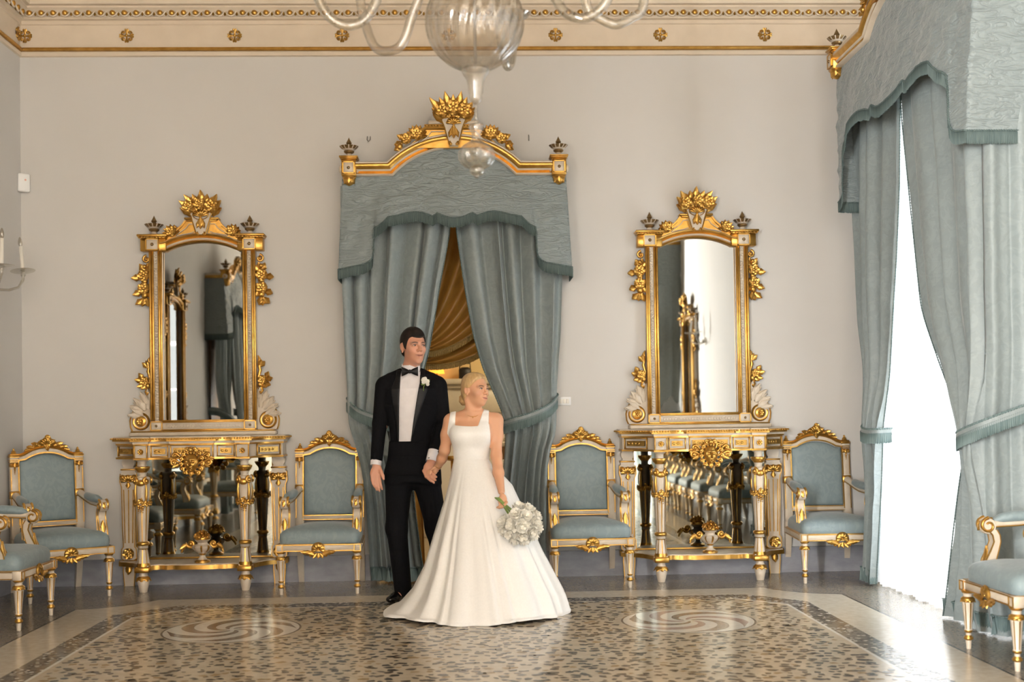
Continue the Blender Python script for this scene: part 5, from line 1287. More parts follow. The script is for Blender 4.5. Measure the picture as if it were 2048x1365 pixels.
# ---------------------------------------------------------------- bodies: smooth distance fields turned into one continuous skin
class Field:
    def __init__(s, lo, hi, h):
        s.lo = np.array(lo, float); s.h = h; n = np.ceil((np.array(hi) - s.lo) / h).astype(int) + 1
        s.F = np.full(n, .4, np.float32); s.fr = None
    def op(s, fn, lo, hi, k=.02, mode='add'):
        pad = k + 3 * s.h; n = np.array(s.F.shape)
        i0 = np.clip(np.floor((np.array(lo) - pad - s.lo) / s.h).astype(int), 0, n); i1 = np.clip(np.ceil((np.array(hi) + pad - s.lo) / s.h).astype(int) + 1, 0, n)
        if (i1 <= i0).any(): return
        sl = tuple(slice(a, c) for a, c in zip(i0, i1))
        g = np.meshgrid(*[(s.lo[a] + s.h * np.arange(i0[a], i1[a])).astype(np.float32) for a in range(3)], indexing='ij')
        d = fn(*g); A = s.F[sl]
        if mode == 'add': e = np.maximum(k - np.abs(A - d), 0) / max(k, 1e-6); s.F[sl] = np.minimum(A, d) - e * e * k * .25
        else: d = -d; e = np.maximum(k - np.abs(A - d), 0) / max(k, 1e-6); s.F[sl] = np.maximum(A, d) + e * e * k * .25
    def _w(s, p):
        if s.fr is None: return np.array(p, float)
        c, Rm, sc = s.fr; return np.array(c) + Rm @ (np.array(p, float) * sc)
    def cap(s, a, c, ra, rb=None, k=.02, mode='add'):
        rb = ra if rb is None else rb; sc = 1 if s.fr is None else s.fr[2]; ra *= sc; rb *= sc; k *= sc if sc < 1 else 1
        A, B = s._w(a), s._w(c); D = B - A; L2 = max(D @ D, 1e-9); r = max(ra, rb)
        def fn(X, Y, Z):
            x, y, z = X - A[0], Y - A[1], Z - A[2]; t = np.clip((x * D[0] + y * D[1] + z * D[2]) / L2, 0, 1)
            return np.sqrt((x - t * D[0]) ** 2 + (y - t * D[1]) ** 2 + (z - t * D[2]) ** 2) - (ra + (rb - ra) * t)
        s.op(fn, np.minimum(A, B) - r, np.maximum(A, B) + r, k, mode)
    def chain(s, pts, rs, k=.02):
        for i in range(len(pts) - 1): s.cap(pts[i], pts[i + 1], rs[i], rs[i + 1], k)
    def ell(s, c, r, k=.02, mode='add', rot=None):
        sc = 1; Rm = np.eye(3)
        if s.fr is not None: sc = s.fr[2]; Rm = s.fr[1]
        if rot is not None: Rm = Rm @ rot
        C = s._w(c); r = np.array(r, float) * sc; m = r.max()
        def fn(X, Y, Z):
            x, y, z = X - C[0], Y - C[1], Z - C[2]
            p = (x * Rm[0, 0] + y * Rm[1, 0] + z * Rm[2, 0], x * Rm[0, 1] + y * Rm[1, 1] + z * Rm[2, 1], x * Rm[0, 2] + y * Rm[1, 2] + z * Rm[2, 2])
            k0 = np.sqrt(sum((q / a) ** 2 for q, a in zip(p, r))); k1 = np.sqrt(sum((q / a ** 2) ** 2 for q, a in zip(p, r)))
            return k0 * (k0 - 1) / np.maximum(k1, 1e-6)
        s.op(fn, C - m, C + m, k, mode)
    def loft(s, keys, k=.02, grow=0., p=2.3):
        K = np.array(sorted(keys), float); lo = [(K[:, 1] - K[:, 3]).min(), (K[:, 2] - K[:, 4]).min(), K[0, 0]]; hi = [(K[:, 1] + K[:, 3]).max(), (K[:, 2] + K[:, 4]).max(), K[-1, 0]]
        def fn(X, Y, Z):
            z1 = Z[0, 0, :]; cx, cy, rx, ry = [np.interp(z1, K[:, 0], K[:, i]).astype(np.float32) for i in (1, 2, 3, 4)]
            rx = rx + grow; ry = ry + grow
            q = ((np.abs(X - cx) / rx) ** p + (np.abs(Y - cy) / ry) ** p) ** (1 / p)
            d = (q - 1) * np.minimum(rx, ry); return np.maximum(d, np.maximum(K[0, 0] - Z, Z - K[-1, 0]))
        s.op(fn, lo, hi, k)
    def cut(s, fn, k=0.):
        n = s.F.shape; g = np.meshgrid(*[(s.lo[a] + s.h * np.arange(n[a])).astype(np.float32) for a in range(3)], indexing='ij', sparse=True)
        d = fn(*g)
        if k: e = np.maximum(k - np.abs(s.F - d), 0) / k; s.F = (np.maximum(s.F, d) + e * e * k * .25).astype(np.float32)
        else: s.F = np.maximum(s.F, d).astype(np.float32)
    def mesh(s):
        F = s.F; n = F.shape; ins = F < 0; cnt = np.zeros([m - 1 for m in n], np.int8)
        cr = [(i, j, k) for i in (0, 1) for j in (0, 1) for k in (0, 1)]
        def v(i, j, k, A): return A[i:n[0] - 1 + i, j:n[1] - 1 + j, k:n[2] - 1 + k]
        for c in cr: cnt += v(*c, ins)
        mk = (cnt > 0) & (cnt < 8); idx = np.full(mk.shape, -1, np.int32); cells = np.argwhere(mk); idx[mk] = np.arange(len(cells))
        vals = np.stack([v(*c, F)[mk] for c in cr], 1); acc = np.zeros((len(cells), 3)); num = np.zeros(len(cells))
        for a in range(8):
            for c in range(a + 1, 8):
                if sum(abs(p - q) for p, q in zip(cr[a], cr[c])) != 1: continue
                va, vb = vals[:, a], vals[:, c]; m_ = (va < 0) != (vb < 0); t = (va[m_] / (va[m_] - vb[m_]))[:, None]
                acc[m_] += np.array(cr[a]) + t * (np.array(cr[c]) - np.array(cr[a])); num[m_] += 1
        V = s.lo + (cells + acc / num[:, None]) * s.h; Q = []
        for ax in range(3):
            a1, a2 = (ax + 1) % 3, (ax + 2) % 3
            lo_ = [slice(None)] * 3; hi_ = [slice(None)] * 3; lo_[ax] = slice(0, n[ax] - 1); hi_[ax] = slice(1, n[ax])
            A, B = ins[tuple(lo_)], ins[tuple(hi_)]; e = np.argwhere(A != B); e = e[(e[:, a1] > 0) & (e[:, a2] > 0) & (e[:, a1] < n[a1] - 1) & (e[:, a2] < n[a2] - 1)]
            pos = A[e[:, 0], e[:, 1], e[:, 2]]
            def cell(d1, d2):
                w = e.copy(); w[:, a1] += d1; w[:, a2] += d2; return idx[w[:, 0], w[:, 1], w[:, 2]]
            q = np.stack([cell(-1, -1), cell(0, -1), cell(0, 0), cell(-1, 0)], 1); q[~pos] = q[~pos][:, ::-1]; Q.append(q)
        return V, np.concatenate(Q)
    def build(s, name, mt, parent=None, smooth=1, label=None, color=None):
        V, Q = s.mesh()
        for _ in range(smooth):
            A = np.zeros_like(V); c = np.zeros(len(V))
            for i in range(4):
                j = (i + 1) % 4; np.add.at(A, Q[:, i], V[Q[:, j]]); np.add.at(c, Q[:, i], 1); np.add.at(A, Q[:, j], V[Q[:, i]]); np.add.at(c, Q[:, j], 1)
            V = .5 * V + .5 * A / np.maximum(c, 1)[:, None]
        me = bpy.data.meshes.new(name); me.vertices.add(len(V)); me.vertices.foreach_set('co', V.astype(np.float32).ravel())
        me.loops.add(Q.size); me.loops.foreach_set('vertex_index', Q.astype(np.int32).ravel()); me.polygons.add(len(Q))
        me.polygons.foreach_set('loop_start', np.arange(0, Q.size, 4, dtype=np.int32)); me.update(calc_edges=True); me.validate()
        me.polygons.foreach_set('use_smooth', np.ones(len(me.polygons), bool)); me.materials.append(M[mt] if isinstance(mt, str) else mt)
        if color is not None:
            at = me.color_attributes.new('tint', 'FLOAT_COLOR', 'POINT'); c = color(V); at.data.foreach_set('color', np.concatenate([c, np.ones((len(c), 1))], 1).astype(np.float32).ravel())
        o = bpy.data.objects.new(name, me); COL.objects.link(o)
        if parent: o.parent = parent
        if label: o['label'] = label
        return o
def rotz(a): return np.array([[cos(a), -sin(a), 0], [sin(a), cos(a), 0], [0, 0, 1]])
def roty(a): return np.array([[cos(a), 0, sin(a)], [0, 1, 0], [-sin(a), 0, cos(a)]])
def rotx(a): return np.array([[1, 0, 0], [0, cos(a), -sin(a)], [0, sin(a), cos(a)]])
def skin(name, base):
    m = mat(name, base, .45); at = N(m, 'ShaderNodeAttribute', attribute_name='tint')
    L(m, at.outputs['Color'], P(m).inputs['Base Color']); P(m).inputs['Subsurface Weight'].default_value = .12; P(m).inputs['Subsurface Radius'].default_value = (.012, .005, .003)
    P(m).inputs['Subsurface Scale'].default_value = .6; P(m).inputs['Specular IOR Level'].default_value = .35
    return m
def head(f, fr, fem=False):
    f.fr = fr
    f.ell((0, .014, .034), (.073, .093, .083), .02); f.ell((0, -.028, -.030), (.0535 if not fem else .0515, .066 if not fem else .060, .085 if not fem else .080), .035)
    f.ell((0, -.036, -.074), (.041 if not fem else .033, .050 if not fem else .044, .040 if not fem else .034), .03); f.ell((0, -.076 if not fem else -.070, -.098 if not fem else -.094), (.021 if not fem else .013, .016 if not fem else .013, .016 if not fem else .013), .02)
    for sx in (-1, 1):
        f.ell((sx * .036, -.055, -.022), (.022, .022, .020), .03); f.cap((sx * .008, -.088, .021), (sx * .042, -.074, .020), .010 if not fem else .007, .007, .018)
        f.ell((sx * .031, -.099, .003), (.018, .013, .011), .012, 'sub')
    f.cap((0, -.088, .016), (0, -.110 if not fem else -.104, -.022), .0062, .0095 if not fem else .0075, .010); f.ell((0, -.110 if not fem else -.105, -.024), (.0105, .009, .0085) if not fem else (.0085, .0075, .0070), .008)
    for sx in (-1, 1): f.ell((sx * .0115, -.100, -.028), (.0075, .010, .0075), .007)
    f.ell((0, -.088, -.060), (.024, .0085, .016), .02)
    for sx in (-1, 1):
        f.cap((0, -.0955, -.0560), (sx * .025, -.0865, -.0570), .0042, .0024, .006); f.cap((0, -.0945, -.0660), (sx * .022, -.0865, -.0625), .0052, .0026, .007)
        f.cap((sx * .0, -.1015, -.0608), (sx * .026, -.0895, -.0585 if fem else -.0595), .0024, .0018, .004, 'sub')
        er = roty(sx * .15) @ rotz(-sx * .35)
        f.ell((sx * .075, .010, -.005), (.008, .019, .029), .008, rot=er); f.ell((sx * .083, .006, -.004), (.006, .012, .020), .006, 'sub', rot=er); f.ell((sx * .077, .002, -.034), (.006, .009, .010), .006)
    for sx in (-1, 1): f.ell((sx * .031, -.0775, .003), (.0145, .0115, .0115), .003)       # eyeball under the lids
    f.fr = None
def head_tint(fr, base, lip, brow, blush):
    c0, Rm, sc = fr
    def col(V):
        q = (V - np.array(c0)) @ Rm / sc; n = len(V); C = np.tile(np.array(base), (n, 1)); x, y, z = np.abs(q[:, 0]), q[:, 1], q[:, 2]; fr_ = (y < -.05) & (np.abs(z) < .13)
        def mixc(w, c):
            w = np.clip(w, 0, 1)[:, None] * fr_[:, None]; C[:] = C * (1 - w) + np.array(c) * w
        mixc(.5 * np.exp(-((x - .042) / .018) ** 2 - ((z + .028) / .018) ** 2), blush)
        mixc(.85 * np.exp(-(x / .0205) ** 4 - ((z + .0614) / .0072) ** 4) * (y < -.080), lip)
        ml = -.0612 + .0050 * (x / .024) ** 2
        mixc(1.5 * np.exp(-(x / .0235) ** 6 - ((z - ml) / .0019) ** 2) * (y < -.075), (.16, .045, .035))
        zb = .0195 + .004 * np.sin(np.clip((x - .012) / .036, 0, 1) * pi)
        mixc(1.4 * np.exp(-((x - .030) / .0185) ** 6 - ((z - zb) / .0036) ** 2), brow)
        mixc(.6 * np.exp(-((x - .031) / .018) ** 4 - ((z - .0105) / .004) ** 2), brow)
        return C
    return col
def eyes(parent, fr, iris, lash):
    c0, Rm, sc = fr
    for sx in (-1, 1):
        X = Matrix.Translation(Vector(c0)) @ Matrix(Rm.tolist()).to_4x4() @ SC(sc, sc, sc)
        b = MB(); b.ball((sx * .031, -.0798, .0028), (.0112, .0108, .0046), 16, 10, 0, X); gx = .0022
        b.ball((sx * .031 + gx, -.0862, .0030), (.0058, .0050, .0045), 12, 8, 1, X); b.ball((sx * .031 + gx - .001, -.0908, .0046), .0009, 6, 4, 0, X)  # the tiny white ball is a catchlight modelled onto the iris
        b.tube([(sx * .031 - .0135, -.082, .002), (sx * .031 - .008, -.0888, .0066), (sx * .031, -.0912, .0078), (sx * .031 + .008, -.0888, .0066), (sx * .031 + .0135, -.082, .002)], [.0008, .0016, .0019, .0016, .0008] if lash else [.0006, .0010, .0012, .001, .0006], 6, 2, X)
        b.build('eye', [M['eye_white'], iris, M['lash']], parent)
def hairline(f, fr, pts, kk=.75):
    c0, Rm, sc = fr; P_ = np.array(pts)
    def fn(X, Y, Z):
        x, y, z = X - c0[0], Y - c0[1], Z - c0[2]
        ly = (x * Rm[0, 1] + y * Rm[1, 1] + z * Rm[2, 1]) / sc; lz = (x * Rm[0, 2] + y * Rm[1, 2] + z * Rm[2, 2]) / sc
        return ((np.interp(ly, P_[:, 0], P_[:, 1]) - lz) * kk * sc).astype(np.float32)
    f.cut(fn, .012)
M['eye_white'] = mat('eye_white', (.46, .41, .38), .3); M['iris_brown'] = mat('iris_dark', (.035, .02, .012), .15); M['lash'] = mat('lash', (.012, .008, .006), .6)
SKG, SKB = (.60, .300, .200), (.66, .355, .215)
M['skin_g'] = skin('fair_skin', SKG); M['skin_b'] = skin('tanned_skin', SKB)
m = M['hair_dark'] = varied('dark_hair', (.007, .005, .004), (.022, .014, .010), 40, .6, bs=.6, bd=.004, bscale=160, sc=(1, 1, .35)); P(m).inputs['Specular IOR Level'].default_value = .2
m = M['hair_blond'] = varied('blond_hair', (.40, .24, .095), (.66, .45, .22), 26, .38, bs=.5, bd=.003, bscale=90, sc=(1.6, 1.6, .5))
M['tux'] = varied('black_wool', (.0035, .0035, .0045), (.006, .006, .0075), 60, .85, bs=.1, bd=.002, bscale=300); P(M['tux']).inputs['Specular IOR Level'].default_value = .12
M['satin'] = mat('black_satin', (.005, .005, .006), .45, 0, Specular_IOR_Level=.25); M['shoe'] = mat('black_leather', (.008, .007, .007), .22)
M['shirt'] = varied('white_shirt', (.74, .71, .73), (.80, .77, .79), 20, .7)
M['dress'] = varied('white_satin', (.82, .81, .79), (.86, .85, .83), 90, .42, bs=.12, bd=.002, bscale=220); P(M['dress']).inputs['Sheen Weight'].default_value = .15
M['petal'] = varied('white_petal', (.82, .78, .68), (.88, .86, .80), 30, .6); M['stem'] = varied('green_stem', (.10, .17, .03), (.22, .30, .07), 60, .5)
M['jewel'] = mat('thin_gold', (.8, .5, .2), .25, 1.)

# ---- groom
def build_groom():
    t = thing('person', 'groom in black tuxedo and bow tie with white boutonniere, holding a hand', 'person', (-.39, -1.03, 0)); OFF = Vector((-.39, -1.03, 0))
    fr = (np.array((-.366, -1.06, 1.752)), rotz(radians(27)) @ rotx(radians(1)), 1.065)
    parts = []
    f = Field((-.74, -1.42, 0.0), (-.02, -.82, 1.92), .0042); head(f, fr)
    f.chain([(-.374, -1.045, 1.68), (-.385, -1.035, 1.60), (-.388, -1.03, 1.52)], [.054, .055, .065], .03)
    f.loft([(1.55, -.388, -1.04, .08, .06), (1.50, -.388, -1.04, .17, .08), (1.40, -.386, -1.045, .17, .10), (1.15, -.385, -1.045, .14, .095), (.95, -.385, -1.03, .14, .09), (.86, -.385, -1.03, .13, .08)], .03)
    for leg in (((-.47, -1.02, .85), (-.50, -1.03, .50), (-.47, -1.0, .09)), ((-.30, -1.02, .85), (-.22, -1.05, .50), (-.16, -1.08, .09))):
        f.chain(leg, [.066, .048, .032], .02); f.cap(leg[2], (leg[2][0] - .02, leg[2][1] - .06, .045), .028, .024, .02)
    f.chain([(-.55, -1.04, 1.49), (-.595, -1.05, 1.22), (-.628, -1.09, .97), (-.628, -1.105, .935)], [.05, .04, .028, .027], .02)
    # right hand hanging, fingers a little curled
    f.ell((-.632, -1.115, .888), (.037, .018, .048), .015, rot=roty(.08))
    for i, (x0, dz, ln) in enumerate(((-.605, 0, .082), (-.623, -.004, .090), (-.641, -.002, .084), (-.657, .006, .068))):
        z0 = .858 + dz; f.chain([(x0 - .002, -1.118, z0 + .02), (x0 + .002, -1.126, z0 - ln * .35), (x0 + .009, -1.135, z0 - ln * .72), (x0 + .017, -1.132, z0 - ln)], [.0105, .0098, .009, .0075], .006)
    f.chain([(-.606, -1.118, .925), (-.594, -1.13, .895), (-.582, -1.14, .868), (-.577, -1.142, .845)], [.014, .0125, .011, .0085], .008)
    f.chain([(-.215, -1.04, 1.49), (-.172, -1.06, 1.21), (-.232, -1.24, 1.0), (-.244, -1.265, .968)], [.05, .04, .029, .028], .02)
    # left hand: back of the hand towards the camera, fingers folded round hers
    f.chain([(-.246, -1.27, .962), (-.262, -1.30, .925)], [.030, .030], .012); f.ell((-.262, -1.300, .925), (.036, .020, .040), .015, rot=roty(.5))
    kn = [(-.296, -1.312, .905), (-.281, -1.325, .892), (-.262, -1.335, .893), (-.244, -1.338, .903)]
    md = [(-.280, -1.345, .868), (-.262, -1.358, .858), (-.246, -1.366, .864), (-.232, -1.366, .880)]
    tp = [(-.248, -1.362, .838), (-.228, -1.374, .828), (-.218, -1.380, .846), (-.212, -1.378, .866)]
    for a, c, e in zip(kn, md, tp): f.chain([(-.26, -1.30, .925), a, c, e], [.016, .0115, .0102, .008], .006)
    f.chain([(-.236, -1.29, .94), (-.215, -1.315, .925), (-.205, -1.34, .905)], [.014, .012, .009], .008)
    body = f.build('body', 'skin_g', t, 1, None, head_tint(fr, SKG, (.40, .15, .105), (.05, .03, .022), (.66, .30, .20)))
    eyes(t, fr, M['iris_brown'], False)
    f = Field((-.50, -1.22, 1.62), (-.23, -.90, 1.92), .0034); f.fr = fr; f.ell((0, .014, .034), (.073, .093, .083), .02); f.ell((0, -.028, -.030), (.057, .066, .085), .035); f.ell((0, .03, -.03), (.060, .06, .06), .03); f.fr = None; f.F -= .0065
    f.fr = fr; f.ell((0, .005, .060), (.068, .085, .068), .02); f.fr = None
    hairline(f, fr, [(-.12, .052), (-.085, .050), (-.074, .054), (-.062, .060), (-.050, .050), (-.040, .022), (-.030, -.004), (-.02, -.022), (-.010, -.016), (.0, .020), (.022, .026), (.035, -.01), (.05, -.052), (.08, -.075), (.12, -.085)])
    f.build('hair', 'hair_dark', t, 1, 'short dark hair')
    # trousers
    f = Field((-.66, -1.22, .03), (-.02, -.84, 1.12), .006)
    f.loft([(1.10, -.385, -1.045, .158, .112), (1.0, -.385, -1.04, .168, .118), (.90, -.385, -1.03, .187, .122), (.82, -.385, -1.03, .178, .115)], .03, p=2.1)
    f.chain([(-.478, -1.03, .86), (-.499, -1.035, .50), (-.462, -1.0, .085)], [.098, .072, .058], .03); f.chain([(-.295, -1.03, .86), (-.222, -1.05, .50), (-.16, -1.08, .085)], [.096, .074, .058], .045)
    f.cap((-.49, -1.07, .30), (-.465, -1.03, .07), .045, .05, .03); f.cap((-.388, -1.03, .86), (-.388, -1.03, .90), .08, .09, .03)
    f.cut(lambda X, Y, Z: .03 - Z + 0 * X + 0 * Y); f.build('trousers', 'tux', t, 1)
    b = MB(); b.lathe([(.160, 1.0), (.165, 1.02), (.163, 1.05), (.158, 1.097), (.150, 1.10)], 40, 0, T(-.385, -1.045, 0) @ SC(1, .745, 1)); b.build('cummerbund', 'tux', t)
    # shirt, jacket, lapels
    TK = [(1.55, -.386, -1.045, .13, .078), (1.46, -.386, -1.045, .204, .118), (1.35, -.386, -1.048, .199, .132), (1.2, -.382, -1.045, .160, .118), (1.1, -.380, -1.042, .153, .114), (1.0, -.383, -1.038, .168, .122), (.90, -.386, -1.035, .192, .13), (.868, -.387, -1.035, .196, .132)]
    f = Field((-.62, -1.21, 1.06), (-.15, -.90, 1.62), .005); f.loft([(1.575, -.387, -1.05, .066, .062)] + TK[:6], .03, -.013, p=2.1); f.cap((-.387, -1.03, 1.52), (-.386, -1.045, 1.60), .068, .060, .03); f.build('shirt', 'shirt', t, 1, 'white dress shirt front')
    xl = [(1.093, -.471), (1.25, -.466), (1.42, -.461), (1.60, -.452), (1.7, -.45)]; xr = [(1.093, -.389), (1.25, -.366), (1.417, -.338), (1.5, -.322), (1.60, -.318), (1.7, -.316)]
    def jacket(h, grow):
        f = Field((-.72, -1.36, .84), (-.06, -.86, 1.64), h); f.loft(TK, .03, grow, p=2.15)
        f.cap((-.452, -1.035, 1.560), (-.564, -1.04, 1.500), .046 + grow, .054 + grow, .04); f.cap((-.322, -1.035, 1.558), (-.207, -1.04, 1.496), .046 + grow, .054 + grow, .04)
        f.cap((-.40, -1.0, 1.575), (-.37, -1.0, 1.575), .055, .055, .03)
        if not grow:
            f.chain([(-.572, -1.045, 1.480), (-.606, -1.05, 1.22), (-.629, -1.096, .955)], [.062, .050, .041], .016); f.chain([(-.199, -1.045, 1.476), (-.168, -1.06, 1.21), (-.233, -1.243, 1.000)], [.062, .052, .045], .016)
            f.cap((-.630, -1.098, .950), (-.635, -1.105, .915), .040, .040, .010, 'sub'); f.cap((-.235, -1.248, .995), (-.250, -1.285, .945), .043, .043, .010, 'sub')
        f.cap((-.387, -1.06, 1.66), (-.387, -1.035, 1.57), .073, .070, .008, 'sub')
        return f
    f = jacket(.0055, 0.)
    def vcut(X, Y, Z):
        a = np.interp(Z, *zip(*xl)); c = np.interp(Z, *zip(*xr)); return -np.maximum(np.maximum(a - X, X - c), np.maximum(1.09 - Z, Y + 1.06))
    f.cut(vcut); f.build('jacket', 'tux', t, 1, 'black tuxedo jacket')
    f = jacket(.0045, .007)
    def lap(X, Y, Z):
        a = np.interp(Z, *zip(*xl)); c = np.interp(Z, *zip(*xr)); w = np.interp(Z, [1.093, 1.30, 1.45, 1.50, 1.53, 1.6], [.004, .035, .062, .045, .034, .03])
        inl = np.maximum(a - w - X, X - a); inr = np.maximum(c - X, X - c - w); return np.maximum(np.minimum(inl, inr), np.maximum(np.maximum(1.10 - Z, Z - 1.59), Y + 1.07))
    f.cut(lap); f.build('lapels', 'satin', t, 1, 'black satin lapels')
    # collar, bow tie, cuffs
    b = MB(); v = []; n = 40
    for r, (dr, z) in enumerate(((.0, 1.572), (.003, 1.60), (.001, 1.632), (-.003, 1.632), (-.003, 1.575))):
        for i in range(n + 1):
            a = 2 * pi * i / n; fz = z - (.030 * max(0, -sin(a)) ** 3 if z > 1.62 else .0); v.append((-.386 + (.062 + dr) * cos(a), -1.048 + (.060 + dr) * sin(a), fz + .012 * sin(a)))
    b.gridv(v, n, 4, 0)
    for sx in (-1, 1): b.add([(-.388 + sx * .012, -1.112, 1.595), (-.388 + sx * .05, -1.088, 1.612), (-.388 + sx * .052, -1.095, 1.575), (-.388 + sx * .020, -1.118, 1.578)], [(0, 1, 2, 3)]); b.add([(-.388 + sx * .012, -1.108, 1.595), (-.388 + sx * .05, -1.084, 1.612), (-.388 + sx * .052, -1.091, 1.575), (-.388 + sx * .020, -1.114, 1.578)], [(3, 2, 1, 0)])
    b.build('shirt_collar', 'shirt', t)
    b = MB()
    for sx in (-1, 1):
        v = []; nu, nv = 10, 8
        for sd in (0, 1):
            for j in range(nv + 1):
                w = -1 + 2 * j / nv
                for i in range(nu + 1):
                    u = i / nu; hh = .009 + .024 * u ** .8; th = .012 * (1 - w * w) * (1 - .5 * u) + .004
                    v.append((sx * (.006 + .050 * u), (-th if sd == 0 else th * .6) + .004 * u, w * hh))
        b.gridv(v[:len(v) // 2], nu, nv, 0, T(-.389, -1.142, 1.577), flip=sx > 0); b.gridv(v[len(v) // 2:], nu, nv, 0, T(-.389, -1.142, 1.577), flip=sx < 0)
    b.ball((-.389, -1.145, 1.577), (.012, .013, .014), 12, 8); b.build('bow_tie', 'satin', t)
    def cuff(a, c, r0, r1):
        b = MB(); A, C_ = Vector(a), Vector(c); b.tube([A, C_], [r0, r1], 20, 0, caps=False); b.tube([C_, A], [r1 - .003, r0 - .003], 20, 0, caps=False); return b
    cuff((-.627, -1.09, .99), (-.6315, -1.104, .938), .0375, .0375).build('cuff', 'shirt', t, 'white shirt cuff')
    b = cuff((-.229, -1.232, 1.035), (-.245, -1.266, .962), .0395, .041); b.ball((-.262, -1.292, .990), (.006, .004, .005), 8, 6, 1); b.build('cuff', ['shirt', 'iron'], t, 'white shirt cuff with a cufflink')
    # shoes
    for (x, y, a, tx) in ((-.472, -.985, -.42, 0), (-.16, -1.06, .2, 0)):
        f = Field((x - .2, y - .26, -.01), (x + .2, y + .12, .16), .005); f.fr = (np.array((x, y, 0.)), rotz(a), 1.)
        f.cap((0, .03, .05), (0, -.01, .055), .038, .038, .02); f.cap((0, .0, .04), (0, -.10, .032), .036, .036, .03); f.ell((0, -.135, .026), (.040, .065, .026), .02); f.cap((0, .02, .05), (0, .02, .11), .042, .048, .02)
        f.cut(lambda X, Y, Z: .001 - Z + 0 * X + 0 * Y); f.fr = None; f.build('shoe', 'shoe', t, 1)
    # boutonniere
    b = MB(); X = T(-.283, -1.172, 1.505)
    for (x, z, r) in ((-.008, .012, .020), (.012, .0, .018), (.016, -.018, .013), (-.012, -.004, .014), (.0, .022, .012)):
        for l in range(3): b.rosette(r * (1 - .22 * l), 6, 0, X @ T(x, -.008 * l - .006, z) @ R(l * .5 + x * 90, 'Y'), layers=1, core=.2)
    b.tube([(0, -.004, -.01), (-.012, -.006, -.035), (-.014, -.003, -.062)], .0028, 6, 1, X)
    for k in range(5): b.leaf(.035, .008, .2, lobes=0, mi=1, X=X @ T(0, .004, -.002) @ R(-2.2 + 1.1 * k, 'Y'))
    b.build('boutonniere', ['petal', 'stem'], t, 'white flower boutonniere with green sprigs')
    for o in t.children: o.location = o.location - OFF
    return t
groom = build_groom()

